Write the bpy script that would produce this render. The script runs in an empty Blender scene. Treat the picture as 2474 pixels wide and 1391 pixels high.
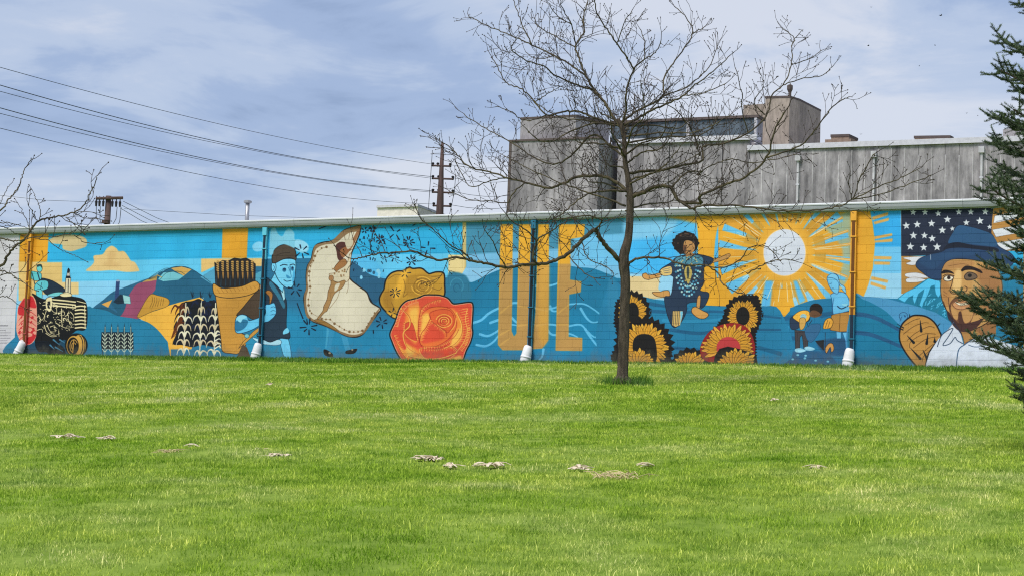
import bpy, bmesh, math, random
import numpy as np
from mathutils import Vector, Matrix

SC = bpy.context.scene
COL = SC.collection
RAD = math.radians
# ---------------------------------------------------------------- camera
IMW, IMH, FPX = 2474., 1391., 4343.7
PITCH, ROLL = RAD(4.7556), RAD(2.05)
EYE = np.array([0., 0., -1.915])                 # z = 0 is the foot of the painted wall, the lawn falls away towards the camera
FW = np.array([0, math.cos(PITCH), math.sin(PITCH)]); RT = np.array([1., 0, 0]); UP = np.cross(RT, FW)
cR, sR = math.cos(ROLL), math.sin(ROLL)
CX, CU = RT*cR+UP*sR, -RT*sR+UP*cR
cam = bpy.data.cameras.new('camera'); camo = bpy.data.objects.new('camera', cam); COL.objects.link(camo)
camo.matrix_world = Matrix(((CX[0], CU[0], -FW[0], EYE[0]), (CX[1], CU[1], -FW[1], EYE[1]), (CX[2], CU[2], -FW[2], EYE[2]), (0, 0, 0, 1)))
cam.sensor_fit = 'HORIZONTAL'; cam.sensor_width = 36; cam.lens = 36*FPX/IMW; cam.clip_end = 3000; cam.clip_start = .1
SC.camera = camo
# ---------------------------------------------------------------- light and exposure
EXPO = 1.15
SC.view_settings.view_transform = 'Standard'; SC.view_settings.look = 'None'; SC.view_settings.gamma = 1; SC.view_settings.use_curve_mapping = False
SC.view_settings.exposure = EXPO
SC.cycles.use_denoising = False; SC.cycles.pixel_filter_type = 'BLACKMAN_HARRIS'; SC.cycles.filter_width = 1.15
TO_SUN = Vector((-.50, -.62, 1.05)).normalized()
SUN_EL = math.asin(TO_SUN.z); SUN_AZ = math.atan2(TO_SUN.x, TO_SUN.y)
sl = bpy.data.lights.new('sun', 'SUN'); sl.energy = 1.5; sl.angle = RAD(24); sl.color = (1, .95, .88)
so = bpy.data.objects.new('sun', sl); COL.objects.link(so); so.rotation_euler = TO_SUN.to_track_quat('Z', 'Y').to_euler(); so.location = (0, 0, 60)
W = bpy.data.worlds.new('World'); SC.world = W; W.use_nodes = True
def build_world():
    nt = W.node_tree; N, L = nt.nodes, nt.links; N.clear()
    out = N.new('ShaderNodeOutputWorld'); bg = N.new('ShaderNodeBackground'); bg.inputs['Strength'].default_value = .1; L.new(bg.outputs[0], out.inputs[0])
    sky = N.new('ShaderNodeTexSky'); sky.sky_type = 'NISHITA'; sky.sun_disc = False; sky.sun_elevation = SUN_EL; sky.sun_rotation = SUN_AZ; sky.air_density = 1.; sky.dust_density = 1.
    tc = N.new('ShaderNodeTexCoord'); sep = N.new('ShaderNodeSeparateXYZ'); L.new(tc.outputs['Generated'], sep.inputs[0])
    def m(op, a, b=None, c=None, clamp=False):
        n = N.new('ShaderNodeMath'); n.operation = op; n.use_clamp = clamp
        for i, v in enumerate((a, b, c)):
            if v is None: continue
            if isinstance(v, (int, float)): n.inputs[i].default_value = v
            else: L.new(v, n.inputs[i])
        return n.outputs[0]
    # a cloud layer seen in perspective: direction divided by its height
    zz = m('ADD', m('MAXIMUM', sep.outputs[2], 0.), .16)
    cb = N.new('ShaderNodeCombineXYZ'); L.new(m('DIVIDE', sep.outputs[0], zz), cb.inputs[0]); L.new(m('DIVIDE', sep.outputs[1], zz), cb.inputs[1]); L.new(m('MULTIPLY', sep.outputs[2], 3.), cb.inputs[2])
    def noise(scale, det, rough, off, dist=0.):
        mp = N.new('ShaderNodeMapping'); mp.inputs['Location'].default_value = off; L.new(cb.outputs[0], mp.inputs[0])
        n = N.new('ShaderNodeTexNoise'); n.inputs['Scale'].default_value = scale; n.inputs['Detail'].default_value = det; n.inputs['Roughness'].default_value = rough; n.inputs['Distortion'].default_value = dist; L.new(mp.outputs[0], n.inputs['Vector']); return n.outputs['Fac']
    def ramp(v, stops):
        r = N.new('ShaderNodeValToRGB'); L.new(v, r.inputs[0]); e = r.color_ramp.elements; r.color_ramp.interpolation = 'EASE'
        while len(e) < len(stops): e.new(.5)
        for k, (p, c) in enumerate(stops): e[k].position = p; e[k].color = (*c, 1)
        return r.outputs[0]
    big = noise(.85, 5, .52, SKY_OFF, .25); fine = noise(2.3, 8, .6, (3.1, 7.7, 1.), .5)
    v = m('ADD', m('MULTIPLY', big, .64), m('MULTIPLY', fine, .36))
    cloud = ramp(v, SKY_STOPS)
    mx = N.new('ShaderNodeMix'); mx.data_type = 'RGBA'; mx.inputs[0].default_value = .92
    sc = N.new('ShaderNodeMix'); sc.data_type = 'RGBA'; sc.blend_type = 'MULTIPLY'; sc.inputs[0].default_value = 1.; sc.clamp_result = False
    k = 10./2**EXPO
    L.new(cloud, sc.inputs[6]); sc.inputs[7].default_value = (k, k, k, 1)
    L.new(sky.outputs[0], mx.inputs[6]); L.new(sc.outputs[2], mx.inputs[7]); L.new(mx.outputs[2], bg.inputs['Color'])
def lin(r, g, b):
    return tuple((c/255/12.92 if c/255 <= .04045 else ((c/255+.055)/1.055)**2.4) for c in (r, g, b))
SKY_OFF = (1.3, .4, 0.)
SKY_STOPS = [(.39, lin(134, 154, 190)), (.455, lin(160, 179, 213)), (.51, lin(184, 198, 223)), (.58, lin(213, 218, 231))]
build_world()

# ---------------------------------------------------------------- the frame of the wall; pixels of the photograph as measurements
TH = RAD(27.8); WD = np.array([math.cos(TH), -math.sin(TH), 0.]); WN = np.array([math.sin(TH), math.cos(TH), 0.]); W0 = np.array([0., 45.965, 0.])
NRM = -WN                                        # out of the wall, towards the lawn
WALLH, COURSE, BLK_L = 3.66, .20333, .4064
SLOPE = .08645
def ray(x, y):
    a, b = x-IMW/2, y-IMH/2
    return FW+(CX*a-CU*b)/FPX
def on_wall(x, y, off=0.):
    k = ray(x, y); t = WN@(W0-WN*off-EYE)/(WN@k); return EYE+k*t
def sz(x, y): q = on_wall(x, y); return (q-W0)@WD, q[2]
def at(x, y, Y): k = ray(x, y); return EYE+k*(Y/k[1])
def wp(s, n, z): return W0+WD*s+NRM*n+np.array([0, 0, z])
def gz(x, y):
    n = (np.asarray(x)*-WN[0]+np.asarray(y)*-WN[1])+W0@WN
    n = np.clip(n, 0, 62.); return -SLOPE*n
def on_lawn(x, y):
    k = ray(x, y); t = 5.
    for i in range(60):
        q = EYE+k*t; d = q[2]-float(gz(q[0], q[1])); t += d/(SLOPE-k[2]/np.linalg.norm(k[:2])*1.+1e-6)*.5 if abs(d) > 1e-5 else 0
    return EYE+k*t
# ---------------------------------------------------------------- helpers
def tag(o, label=None, cat=None, group=None, kind=None):
    for k, v in (('label', label), ('category', cat), ('group', group), ('kind', kind)):
        if v: o[k] = v
    return o
def empty(name, loc=(0, 0, 0)):
    o = bpy.data.objects.new(name, None); o.location = loc; COL.objects.link(o); return o
def link(name, me, mat=None, parent=None, loc=None):
    o = bpy.data.objects.new(name, me); COL.objects.link(o)
    if mat is not None and not me.materials: me.materials.append(mat)
    if parent is not None:
        o.parent = parent
        o.matrix_parent_inverse = parent.matrix_world.inverted() if False else Matrix.Translation(-Vector(root_loc(parent)))
    if loc is not None: o.location = loc
    return o
def root_loc(p):
    v = Vector(p.location); q = p.parent
    return v if q is None else Vector(p.location)
def mesh_np(name, V, F, smooth=False, mat=None, uvs=None):
    me = bpy.data.meshes.new(name); V = np.asarray(V, np.float32).reshape(-1, 3)
    if isinstance(F, np.ndarray):
        n, k = F.shape
        me.vertices.add(len(V)); me.vertices.foreach_set('co', V.ravel()); me.loops.add(n*k); me.loops.foreach_set('vertex_index', F.ravel().astype(np.int32))
        me.polygons.add(n); me.polygons.foreach_set('loop_start', (np.arange(n)*k).astype(np.int32)); me.update(calc_edges=True)
    else: me.from_pydata([tuple(v) for v in V.tolist()], [], F); me.update()
    if smooth: me.polygons.foreach_set('use_smooth', np.ones(len(me.polygons), bool))
    if mat is not None: me.materials.append(mat)
    return me
class MB:
    """collects shapes for ONE mesh"""
    def __init__(s): s.V, s.F = [], []
    def add(s, V, F):
        k = len(s.V); s.V += [tuple(float(c) for c in v) for v in V]; s.F += [[i+k for i in f] for f in F]; return s
    def hexa(s, P):                              # 8 corners: bottom ring 0-3, top ring 4-7
        return s.add(P, [(3, 2, 1, 0), (4, 5, 6, 7), (0, 1, 5, 4), (1, 2, 6, 5), (2, 3, 7, 6), (3, 0, 4, 7)])
    def frame_box(s, s0, s1, n0, n1, z0, z1):    # box in wall coordinates
        return s.hexa([wp(s0, n1, z0), wp(s1, n1, z0), wp(s1, n0, z0), wp(s0, n0, z0), wp(s0, n1, z1), wp(s1, n1, z1), wp(s1, n0, z1), wp(s0, n0, z1)])
    def prism(s, ring, z0, z1, cap=True):
        n = len(ring); V = [(p[0], p[1], z0) for p in ring]+[(p[0], p[1], z1 if not hasattr(z1, '__len__') else z1[i]) for i, p in enumerate(ring)]
        F = [(i, (i+1) % n, n+(i+1) % n, n+i) for i in range(n)]
        if cap: F += [list(range(n))[::-1], list(range(n, 2*n))]
        return s.add(V, F)
    def tube(s, pts, rad, k=6, cap=True):
        pts = [Vector(p) for p in pts]; n = len(pts)
        if not hasattr(rad, '__len__'): rad = [rad]*n
        V, F = [], []; pu = None
        for i, p in enumerate(pts):
            t = (pts[min(i+1, n-1)]-pts[max(i-1, 0)])
            t = t.normalized() if t.length > 1e-9 else Vector((0, 0, 1))
            u = (pu-t*pu.dot(t)) if pu is not None else t.orthogonal()
            u = u.normalized() if u.length > 1e-6 else t.orthogonal().normalized(); pu = u; w = t.cross(u)
            for j in range(k):
                a = 2*math.pi*j/k; V.append(p+(u*math.cos(a)+w*math.sin(a))*rad[i])
        for i in range(n-1):
            for j in range(k): F.append((i*k+j, i*k+(j+1) % k, (i+1)*k+(j+1) % k, (i+1)*k+j))
        if cap: F += [list(range(k))[::-1], list(range((n-1)*k, n*k))]
        return s.add(V, F)
    def build(s, name, mat, parent=None, smooth=False):
        me = bpy.data.meshes.new(name); me.from_pydata(s.V, [], s.F); me.update()
        if smooth: me.polygons.foreach_set('use_smooth', np.ones(len(me.polygons), bool))
        return link(name, me, mat, parent)
def node_mat(name):
    m = bpy.data.materials.new(name); m.use_nodes = True; nt = m.node_tree; nt.nodes.clear()
    out = nt.nodes.new('ShaderNodeOutputMaterial'); b = nt.nodes.new('ShaderNodeBsdfPrincipled'); nt.links.new(b.outputs[0], out.inputs[0])
    return m, nt, b
def plain(name, c, rough=.7, var=.12, scale=6., bump=0., metal=0., spec=.3, c2=None, coords='Object', stretch=(1, 1, 1), det=5):
    m, nt, b = node_mat(name); N, L = nt.nodes, nt.links
    tc = N.new('ShaderNodeTexCoord'); mp = N.new('ShaderNodeMapping'); mp.inputs['Scale'].default_value = stretch; L.new(tc.outputs[coords], mp.inputs[0])
    n = N.new('ShaderNodeTexNoise'); n.inputs['Scale'].default_value = scale; n.inputs['Detail'].default_value = det; n.inputs['Roughness'].default_value = .6; L.new(mp.outputs[0], n.inputs['Vector'])
    r = N.new('ShaderNodeValToRGB'); L.new(n.outputs['Fac'], r.inputs[0]); e = r.color_ramp.elements
    a = tuple(v*(1-var) for v in c) if c2 is None else c2
    e[0].position, e[0].color = .32, (*a, 1); e[1].position, e[1].color = .68, (*[min(1, v*(1+var)) for v in c], 1) if c2 is None else (*c, 1)
    L.new(r.outputs[0], b.inputs['Base Color']); b.inputs['Roughness'].default_value = rough; b.inputs['Metallic'].default_value = metal; b.inputs['Specular IOR Level'].default_value = spec
    if bump:
        bp = N.new('ShaderNodeBump'); bp.inputs['Strength'].default_value = bump; bp.inputs['Distance'].default_value = .02; n2 = N.new('ShaderNodeTexNoise'); n2.inputs['Scale'].default_value = scale*6; n2.inputs['Detail'].default_value = 4; L.new(mp.outputs[0], n2.inputs['Vector']); L.new(n2.outputs['Fac'], bp.inputs['Height']); L.new(bp.outputs[0], b.inputs['Normal'])
    return m
# ---------------------------------------------------------------- mural paint (drawn by code on the wall)
MX0, MX1, MY0, MY1, MS = -330, 2800, 470, 910, 1.6
MWp, MHp = int((MX1-MX0)*MS), int((MY1-MY0)*MS)
CV = np.zeros((MHp, MWp, 3), np.float32)
TR = [0., 0., 1.]
mrng = random.Random(7)
def crop(ox, oy, s): TR[:] = [ox, oy, s]
def tp(pts):
    a = np.asarray(pts, np.float64)
    return np.stack([(TR[0]+a[:, 0]/TR[2]-MX0)*MS, (TR[1]+a[:, 1]/TR[2]-MY0)*MS], -1)
def spline(a, closed, n=5):
    k = len(a)
    if k < 3: return a
    out = []
    for i in range(k if closed else k-1):
        p0 = a[(i-1) % k] if (closed or i > 0) else a[0]
        p1, p2 = a[i], a[(i+1) % k]
        p3 = a[(i+2) % k] if (closed or i+2 < k) else a[-1]
        for j in range(n):
            t = j/n
            out.append(.5*(2*p1+(p2-p0)*t+(2*p0-5*p1+4*p2-p3)*t*t+(3*p1-p0-3*p2+p3)*t**3))
    if not closed: out.append(a[-1])
    return np.array(out)
def blend(x0, y0, m, col, al=1.):
    h, w = m.shape
    X0, Y0, X1, Y1 = max(x0, 0), max(y0, 0), min(x0+w, MWp), min(y0+h, MHp)
    if X1 <= X0 or Y1 <= Y0: return
    mm = (m[Y0-y0:Y1-y0, X0-x0:X1-x0]*al)[..., None]
    c = np.array(col, np.float32)/255.
    CV[Y0:Y1, X0:X1] += (c-CV[Y0:Y1, X0:X1])*mm
def boxblur(m, k):
    for ax in (0, 1):
        c = np.cumsum(np.pad(m, [(k+1, k) if i == ax else (0, 0) for i in (0, 1)]), axis=ax)
        n = m.shape[ax]
        hi = np.take(c, np.arange(2*k+1, 2*k+1+n), axis=ax); lo = np.take(c, np.arange(0, n), axis=ax)
        m = (hi-lo)/(2*k+1)
    return m
def fillmask(a):
    x0, y0 = int(np.floor(a[:, 0].min()))-1, int(np.floor(a[:, 1].min()))-1
    x1, y1 = int(np.ceil(a[:, 0].max()))+2, int(np.ceil(a[:, 1].max()))+2
    w, h = x1-x0, y1-y0
    m = np.zeros((h, w+1), np.float32)
    b = np.roll(a, -1, 0); SS = 3
    for r in range(h*SS):
        y = y0+(r+.5)/SS
        e = (a[:, 1] <= y) != (b[:, 1] <= y)
        if not e.any(): continue
        xs = np.sort(a[e, 0]+(y-a[e, 1])*(b[e, 0]-a[e, 0])/(b[e, 1]-a[e, 1]))-x0
        row = m[r//SS]
        for k in range(0, len(xs)-1, 2):
            for xx, sg in ((xs[k], 1.), (xs[k+1], -1.)):
                i = int(xx); f = xx-i
                if i < w: row[i] += sg*(1-f)/SS; row[i+1] += sg*f/SS
    return x0, y0, np.clip(np.cumsum(m[:, :w], 1), 0, 1)
def P(pts, col, out=None, ow=1.6, sm=True, blur=0., al=1., tf=True):
    a = tp(pts) if tf else np.asarray(pts, float)
    if sm: a = spline(a, True)
    x0, y0, m = fillmask(a)
    if blur:
        k = max(1, int(blur*MS)); p = 3*k
        m = np.pad(m, p); x0 -= p; y0 -= p
        m = boxblur(boxblur(m, k), k)
    blend(x0, y0, m, col, al)
    if out is not None: stroke_px(np.vstack([a, a[:1]]), ow*MS, ow*MS, out)
def stroke_px(a, w0, w1, col, al=1.):
    n = len(a); x0, y0 = np.floor(a.min(0)-max(w0, w1)-2).astype(int); x1, y1 = np.ceil(a.max(0)+max(w0, w1)+2).astype(int)
    if x1 < 0 or y1 < 0 or x0 > MWp or y0 > MHp: return
    m = np.zeros((y1-y0, x1-x0), np.float32)
    for i in range(n-1):
        p, q = a[i], a[i+1]; ra = (w0+(w1-w0)*i/(n-1))/2; rb = (w0+(w1-w0)*(i+1)/(n-1))/2
        R = max(ra, rb)+1.5
        bx0, by0 = np.floor(np.minimum(p, q)-R).astype(int); bx1, by1 = np.ceil(np.maximum(p, q)+R).astype(int)+1
        Y, X = np.mgrid[by0:by1, bx0:bx1]
        d = q-p; L = d@d
        t = np.clip(((X-p[0])*d[0]+(Y-p[1])*d[1])/L, 0, 1) if L > 1e-9 else np.zeros(X.shape)
        dd = np.hypot(X-p[0]-t*d[0], Y-p[1]-t*d[1])
        v = np.clip(ra+(rb-ra)*t-dd+.5, 0, 1)
        s = m[by0-y0:by1-y0, bx0-x0:bx1-x0]
        np.maximum(s, v[:s.shape[0], :s.shape[1]], out=s)
    blend(x0, y0, m, col, al)
def S(pts, w, col, w1=None, sm=True, al=1.):
    a = tp(pts)
    if sm: a = spline(a, False)
    stroke_px(a, w*MS, (w if w1 is None else w1)*MS, col, al)
def ell(cx, cy, rx, ry, rot=0, n=28, a0=0, a1=360):
    c, s = math.cos(math.radians(rot)), math.sin(math.radians(rot)); o = []
    for i in range(n):
        t = math.radians(a0+(a1-a0)*i/(n if a1-a0 == 360 else n-1)); x, y = rx*math.cos(t), ry*math.sin(t)
        o.append((cx+x*c-y*s, cy+x*s+y*c))
    return o
def R(x0, y0, x1, y1, col, **k): P([(x0, y0), (x1, y0), (x1, y1), (x0, y1)], col, sm=False, **k)
def star(cx, cy, r, col, rot=0):
    P([(cx+(r if i % 2 == 0 else r*.42)*math.sin(math.radians(rot+36*i)), cy-(r if i % 2 == 0 else r*.42)*math.cos(math.radians(rot+36*i))) for i in range(10)], col, sm=False)
def spiky(pts, col, step=24., amp=16.):
    a = np.array(pts, float); c = a.mean(0); o = []
    for i in range(len(a)):
        p, q = a[i], a[(i+1) % len(a)]; L = np.hypot(*(q-p)); n = max(1, int(L/step)); nr = np.array([(q-p)[1], -(q-p)[0]])/max(L, 1e-6)
        if nr@((p+q)/2-c) < 0: nr = -nr
        for k in range(n):
            o.append(tuple(p+(q-p)*k/n)); o.append(tuple(p+(q-p)*(k+.5+mrng.uniform(-.2, .2))/n+nr*amp*mrng.uniform(.5, 1.3)))
    P(o, col, sm=False)
def hatch(pts, L, n, col, side=1, w=1.5):
    a = spline(np.array(pts, float), False, 8); m = len(a)
    for k in range(n):
        f = (k+.5)/n*(m-2); i = int(f); p = a[i]+(a[i+1]-a[i])*(f-i); d = a[i+1]-a[i]; d = d/max(np.hypot(*d), 1e-6); nr = np.array([-d[1], d[0]])*side; e = p+nr*L*mrng.uniform(.5, 1.2)+d*mrng.uniform(-.15, .15)*L
        S([tuple(p), tuple(e)], w, col, .3, sm=False)
def petal(cx, cy, a, r0, r1, w, col, out=None, ow=.7, ky=1.):
    ca, sa = math.cos(math.radians(a)), math.sin(math.radians(a))
    def q(r, t): return (cx+r*ca-t*sa, cy+(r*sa+t*ca)*ky)
    m = (r0+r1)/2
    P([q(r0, -w*.35), q(m, -w*.55), q(r1-w*.5, -w*.3), q(r1, 0), q(r1-w*.5, w*.3), q(m, w*.55), q(r0, w*.35)], col, out, ow)
    S([q(r0+3, 0), q(m, w*.06), q(r1-w*.5, 0)], .7, (120, 80, 25), .3)
YL, YD, TAN, PALE = (233, 170, 52), (216, 152, 50), (226, 192, 126), (232, 206, 150)
BLK, CRM = (20, 24, 32), (232, 216, 170)
HILL, HILL2, NAVY, TEAL = (30, 122, 164), (36, 100, 136), (36, 58, 84), (48, 142, 178)

def paint_sky():
    crop(0, 0, 1)
    R(MX0, MY0, MX1, MY1, (34, 122, 162))
    P([(40, 470), (2800, 470), (2800, 640), (1500, 640), (1130, 620), (40, 640)], (46, 172, 226), sm=False)
    P([(40, 470), (1130, 470), (1130, 552), (40, 588)], (38, 160, 206), sm=False, blur=7)
    P([(40, 635), (400, 627), (640, 622), (1130, 612), (1130, 700), (40, 720)], (98, 196, 240), sm=False, blur=.6)
    P([(40, 682), (320, 678), (420, 690), (420, 780), (40, 780)], (138, 204, 242), sm=False, blur=.6)
    P([(150, 470), (1130, 470), (1130, 540), (150, 575)], (40, 150, 184), sm=False, blur=4, al=.6)
    P([(-330, 470), (49, 470), (47, 640), (38, 760), (34, 910), (-330, 910)], (206, 203, 211), sm=False)
    for i, (y, n, x0) in enumerate([(786, 3, -60), (797, 2, -60), (803, 5, -70), (810, 4, -60), (816, 4, -66), (822, 3, -60), (828, 2, -60)]):
        x = x0
        while x < 8+3*n:
            w = mrng.uniform(2, 8); S([(x, y), (x+w, y-.2)], .9 if i else 1.9, (92, 90, 100), sm=False); x += w+1.5

def paint_farm():
    crop(0, 530, 3.864)
    P([(190, 130), (458, 130), (442, 402), (180, 402)], (226, 160, 42), sm=False, blur=1.2)
    P([(235, 130), (345, 130), (335, 402), (225, 402)], (206, 138, 28), sm=False, al=.6)
    R(176, 400, 345, 760, (228, 192, 120)); R(340, 404, 582, 592, (228, 192, 122), blur=.6); R(340, 588, 736, 700, (230, 200, 140), blur=.6)
    P([(455, 205), (500, 170), (560, 150), (720, 150), (800, 180), (815, 225), (800, 260), (730, 285), (660, 302), (590, 280), (580, 240), (500, 230)], (208, 186, 140), blur=1)
    P([(805, 482), (850, 440), (880, 400), (876, 345), (930, 335), (965, 325), (1000, 275), (1045, 250), (1090, 275), (1110, 300), (1160, 302), (1200, 350), (1225, 390), (1262, 405), (1300, 470), (1290, 488), (1180, 494), (1050, 478), (920, 486)], (228, 194, 134), blur=.8)
    P([(1000, 330), (1050, 300), (1090, 340), (1060, 400), (1130, 420), (1070, 450), (960, 430), (1010, 390)], (206, 168, 112), blur=4, al=.8)
    P([(850, 860), (880, 815), (960, 755), (1050, 680), (1150, 640), (1280, 590), (1420, 545), (1500, 570), (1400, 760), (1280, 960), (1000, 900)], (42, 100, 136))
    P([(1330, 590), (1430, 540), (1540, 490), (1640, 455), (1640, 600), (1500, 580), (1420, 600)], (188, 150, 84))
    P([(1510, 570), (1560, 520), (1640, 500), (1640, 580)], (120, 196, 214), sm=False)
    for k in range(5): S([(1390, 562-3*k), (1480, 535-11*k), (1560, 492-9*k), (1640, 450+7*k)], .8, (40, 60, 70))
    P([(1500, 572), (1640, 572), (1640, 800), (1560, 812), (1400, 712), (1460, 640)], (34, 96, 128), sm=False)
    P([(1290, 602), (1400, 580), (1502, 568), (1465, 640), (1400, 722), (1330, 830), (1285, 930), (1190, 922), (1105, 900), (1175, 775), (1222, 680)], (150, 74, 106))
    P([(870, 832), (1000, 820), (1100, 870), (1040, 780), (1120, 760), (1180, 790), (1120, 905), (1000, 880)], (34, 88, 118))
    P([(950, 790), (1050, 750), (1012, 822)], (222, 166, 84), sm=False)
    P([(1400, 704), (1470, 708), (1572, 742), (1562, 806), (1420, 858), (1286, 914), (1320, 830)], (200, 148, 58), (60, 50, 30), .8)
    for k in range(6): S([(1420+22*k, 720+4*k), (1425+20*k, 760), (1400+24*k, 820-4*k)], 1.1, (120, 84, 34))
    P([(1290, 916), (1420, 862), (1640, 796), (1640, 1160), (1570, 1140), (1480, 1040), (1380, 962)], (242, 182, 72), sm=False)
    P([(790, 822), (870, 826), (1000, 852), (1100, 898), (1280, 928), (1400, 968), (1500, 1056), (1575, 1170), (1600, 1300), (140, 1300), (150, 1090), (400, 1000)], (34, 124, 164))
    P([(1086, 580), (1103, 566), (1121, 582), (1106, 772), (1070, 772)], (44, 68, 116), sm=False); P(ell(1103, 574, 18, 9), (150, 170, 200))
    P([(1060, 770), (1122, 700), (1150, 706), (1162, 784), (1100, 790)], (24, 44, 62), sm=False); P([(1146, 700), (1214, 718), (1222, 786), (1160, 782)], (152, 204, 208), (40, 90, 110), .8, sm=False)
    # farmer on the tractor
    P([(360, 560), (450, 560), (545, 605), (612, 668), (500, 694), (420, 690)], (28, 46, 66), BLK, 1.2)
    P([(440, 708), (520, 680), (592, 682), (560, 716)], (120, 206, 216), BLK, .8)
    P([(276, 488), (330, 490), (384, 506), (384, 560), (330, 574), (284, 540)], (96, 196, 206), BLK, .8); P(ell(370, 458, 26, 36), (104, 200, 204), BLK, .9)
    P([(345, 428), (390, 424), (398, 470), (380, 440), (352, 446)], (40, 60, 60)); S([(352, 500), (375, 580)], 2.6, (26, 50, 70)); S([(300, 500), (330, 620)], 2, (30, 60, 80))
    P([(330, 606), (380, 570), (446, 580), (440, 648), (332, 664)], (100, 200, 214), BLK, .9); S([(345, 600), (400, 640)], 1, BLK); S([(390, 590), (380, 650)], 1, BLK)
    P([(340, 664), (394, 664), (388, 776), (372, 800), (362, 856), (350, 780)], (104, 204, 218), BLK, .8)
    # tractor
    P([(306, 690), (420, 744), (570, 706), (672, 716), (806, 772), (808, 1012), (722, 1034), (690, 1056), (640, 1096), (620, 1166), (606, 1290), (470, 1290), (440, 1240), (330, 1180), (344, 900), (334, 760)], (18, 19, 22))
    P([(240, 1180), (330, 1150), (470, 1200), (610, 1120), (620, 1290), (240, 1290)], (24, 72, 100))
    P([(330, 1150), (400, 1130), (520, 1150), (600, 1200), (606, 1290), (470, 1290), (440, 1240), (360, 1230)], (17, 24, 34))
    for a in ([(500, 1120), (560, 1170)], [(520, 1190), (590, 1230)], [(470, 1170), (510, 1210)], [(560, 1120), (610, 1150)]): S(a, 4, (70, 126, 158), 1)
    P([(615, 548), (662, 546), (660, 690), (608, 690)], (218, 206, 176), BLK, 1, sm=False); S([(640, 560), (636, 680)], 1.6, BLK)
    P([(620, 550), (632, 470), (652, 470), (656, 550)], (196, 190, 182), BLK, .9, sm=False); P([(634, 470), (640, 456), (652, 470), (648, 500), (632, 500)], BLK); R(618, 530, 660, 552, BLK)
    P([(560, 700), (620, 680), (660, 690), (668, 716), (590, 722)], CRM, BLK, .9)
    for y in (746, 776, 802): S([(486, y), (600, y+10), (704, y+22)], 3.4, CRM)
    P([(430, 742), (480, 728), (488, 800), (470, 860), (430, 830)], CRM, BLK, 1.4); P([(446, 770), (470, 760), (468, 830), (444, 816)], BLK)
    S([(440, 736), (480, 730), (486, 800)], 1.6, CRM); S([(720, 760), (800, 780)], 2, CRM)
    for k in range(7): S([(704, 812+33*k), (760, 806+33*k), (800, 812+33*k)], 3.4, CRM); S([(792, 800), (796, 1010)], 1.4, CRM)
    for c in ([(410, 770), (470, 760), (520, 800), (530, 870), (500, 880)], [(460, 800), (490, 850), (530, 880)], [(400, 800), (440, 800), (430, 860), (400, 930), (350, 960)], [(345, 910), (372, 905), (376, 960), (345, 975)],
              [(560, 860), (600, 860), (600, 890), (560, 895)], [(575, 830), (580, 980), (590, 1000)], [(610, 900), (640, 890), (632, 930), (606, 926)], [(520, 960), (560, 985), (620, 1010), (690, 1000)], [(415, 985), (440, 1050), (500, 1080), (560, 1060)],
              [(440, 980), (470, 1040), (520, 1044)], [(470, 1000), (510, 990), (520, 1030)], [(350, 1030), (390, 1020), (400, 1050)], [(550, 1040), (552, 1090)], [(640, 930), (660, 980), (700, 970)], [(660, 860), (690, 900), (684, 950)], [(400, 870), (420, 900), (410, 950)], [(540, 930), (570, 940), (580, 970)], [(620, 940), (650, 950)], [(430, 1060), (480, 1090), (530, 1086)]):
        S(c, 1.9, CRM, 1.)
    for x, y, w, h in ((560, 880, 34, 16), (600, 930, 20, 26), (640, 880, 16, 30), (480, 960, 24, 14), (450, 900, 16, 22), (380, 940, 14, 24), (520, 1010, 30, 12), (660, 960, 20, 16), (430, 840, 20, 12), (610, 820, 30, 10), (560, 990, 18, 14), (490, 1060, 40, 10)): P(ell(x, y, w*.6, h*.6, rot=20), CRM); P(ell(x+4, y+3, w*.3, h*.3), BLK)
    for k in range(60): S([(a := mrng.uniform(360, 690), b := mrng.uniform(780, 1040)), (a+mrng.uniform(-14, 14), b+mrng.uniform(-12, 12))], 1.7, CRM, .7, sm=False)
    P(ell(715, 1172, 106, 112), (22, 20, 18)); P(ell(744, 1172, 60, 98), (214, 164, 76)); P(ell(690, 1176, 66, 92), (214, 164, 76)); P(ell(684, 1178, 54, 80), (22, 20, 18))
    for rx in (20, 36): S(ell(690, 1180, rx, rx*1.7, n=16, a0=120, a1=330), 1.8, (206, 156, 70))
    S([(690, 1120), (680, 1240)], 2.6, (196, 148, 66)); S(ell(735, 1172, 40, 92, n=12, a0=-80, a1=80), 2, BLK); S(ell(760, 1172, 34, 88, n=12, a0=-80, a1=80), 1.8, BLK)
    # red tyre
    P([(240, 722), (290, 712), (330, 742), (346, 830), (348, 1000), (330, 1116), (270, 1168), (196, 1134), (156, 1040), (160, 930), (170, 820), (200, 764)], (230, 158, 138))
    P([(240, 728), (300, 716), (332, 780), (336, 826), (260, 820), (250, 880), (180, 890), (172, 830), (204, 770)], (200, 44, 52))
    P([(225, 1110), (290, 1090), (336, 1070), (322, 1120), (270, 1164), (222, 1140)], (196, 42, 50)); S([(255, 800), (238, 1100)], 2.2, (176, 60, 62))
    for k in range(16): P(ell(mrng.uniform(180, 325), mrng.uniform(900, 1110), mrng.uniform(6, 14), mrng.uniform(10, 22), rot=30), (198, 48, 54))
    for k in range(5): S([(256, 850+48*k), (300, 868+48*k), (340, 900+48*k)], 2.4, (196, 46, 54), 1); S([(240, 880+50*k), (205, 900+50*k), (176, 940+46*k)], 2.4, (196, 46, 54), 1)
    # five little corn plants
    P([(950, 1050), (1245, 1050), (1250, 1200), (1235, 1290), (960, 1290), (945, 1150)], (26, 34, 44), sm=False)
    P([(960, 1210), (1240, 1210), (1240, 1300), (960, 1300)], (34, 116, 152), sm=False)
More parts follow.
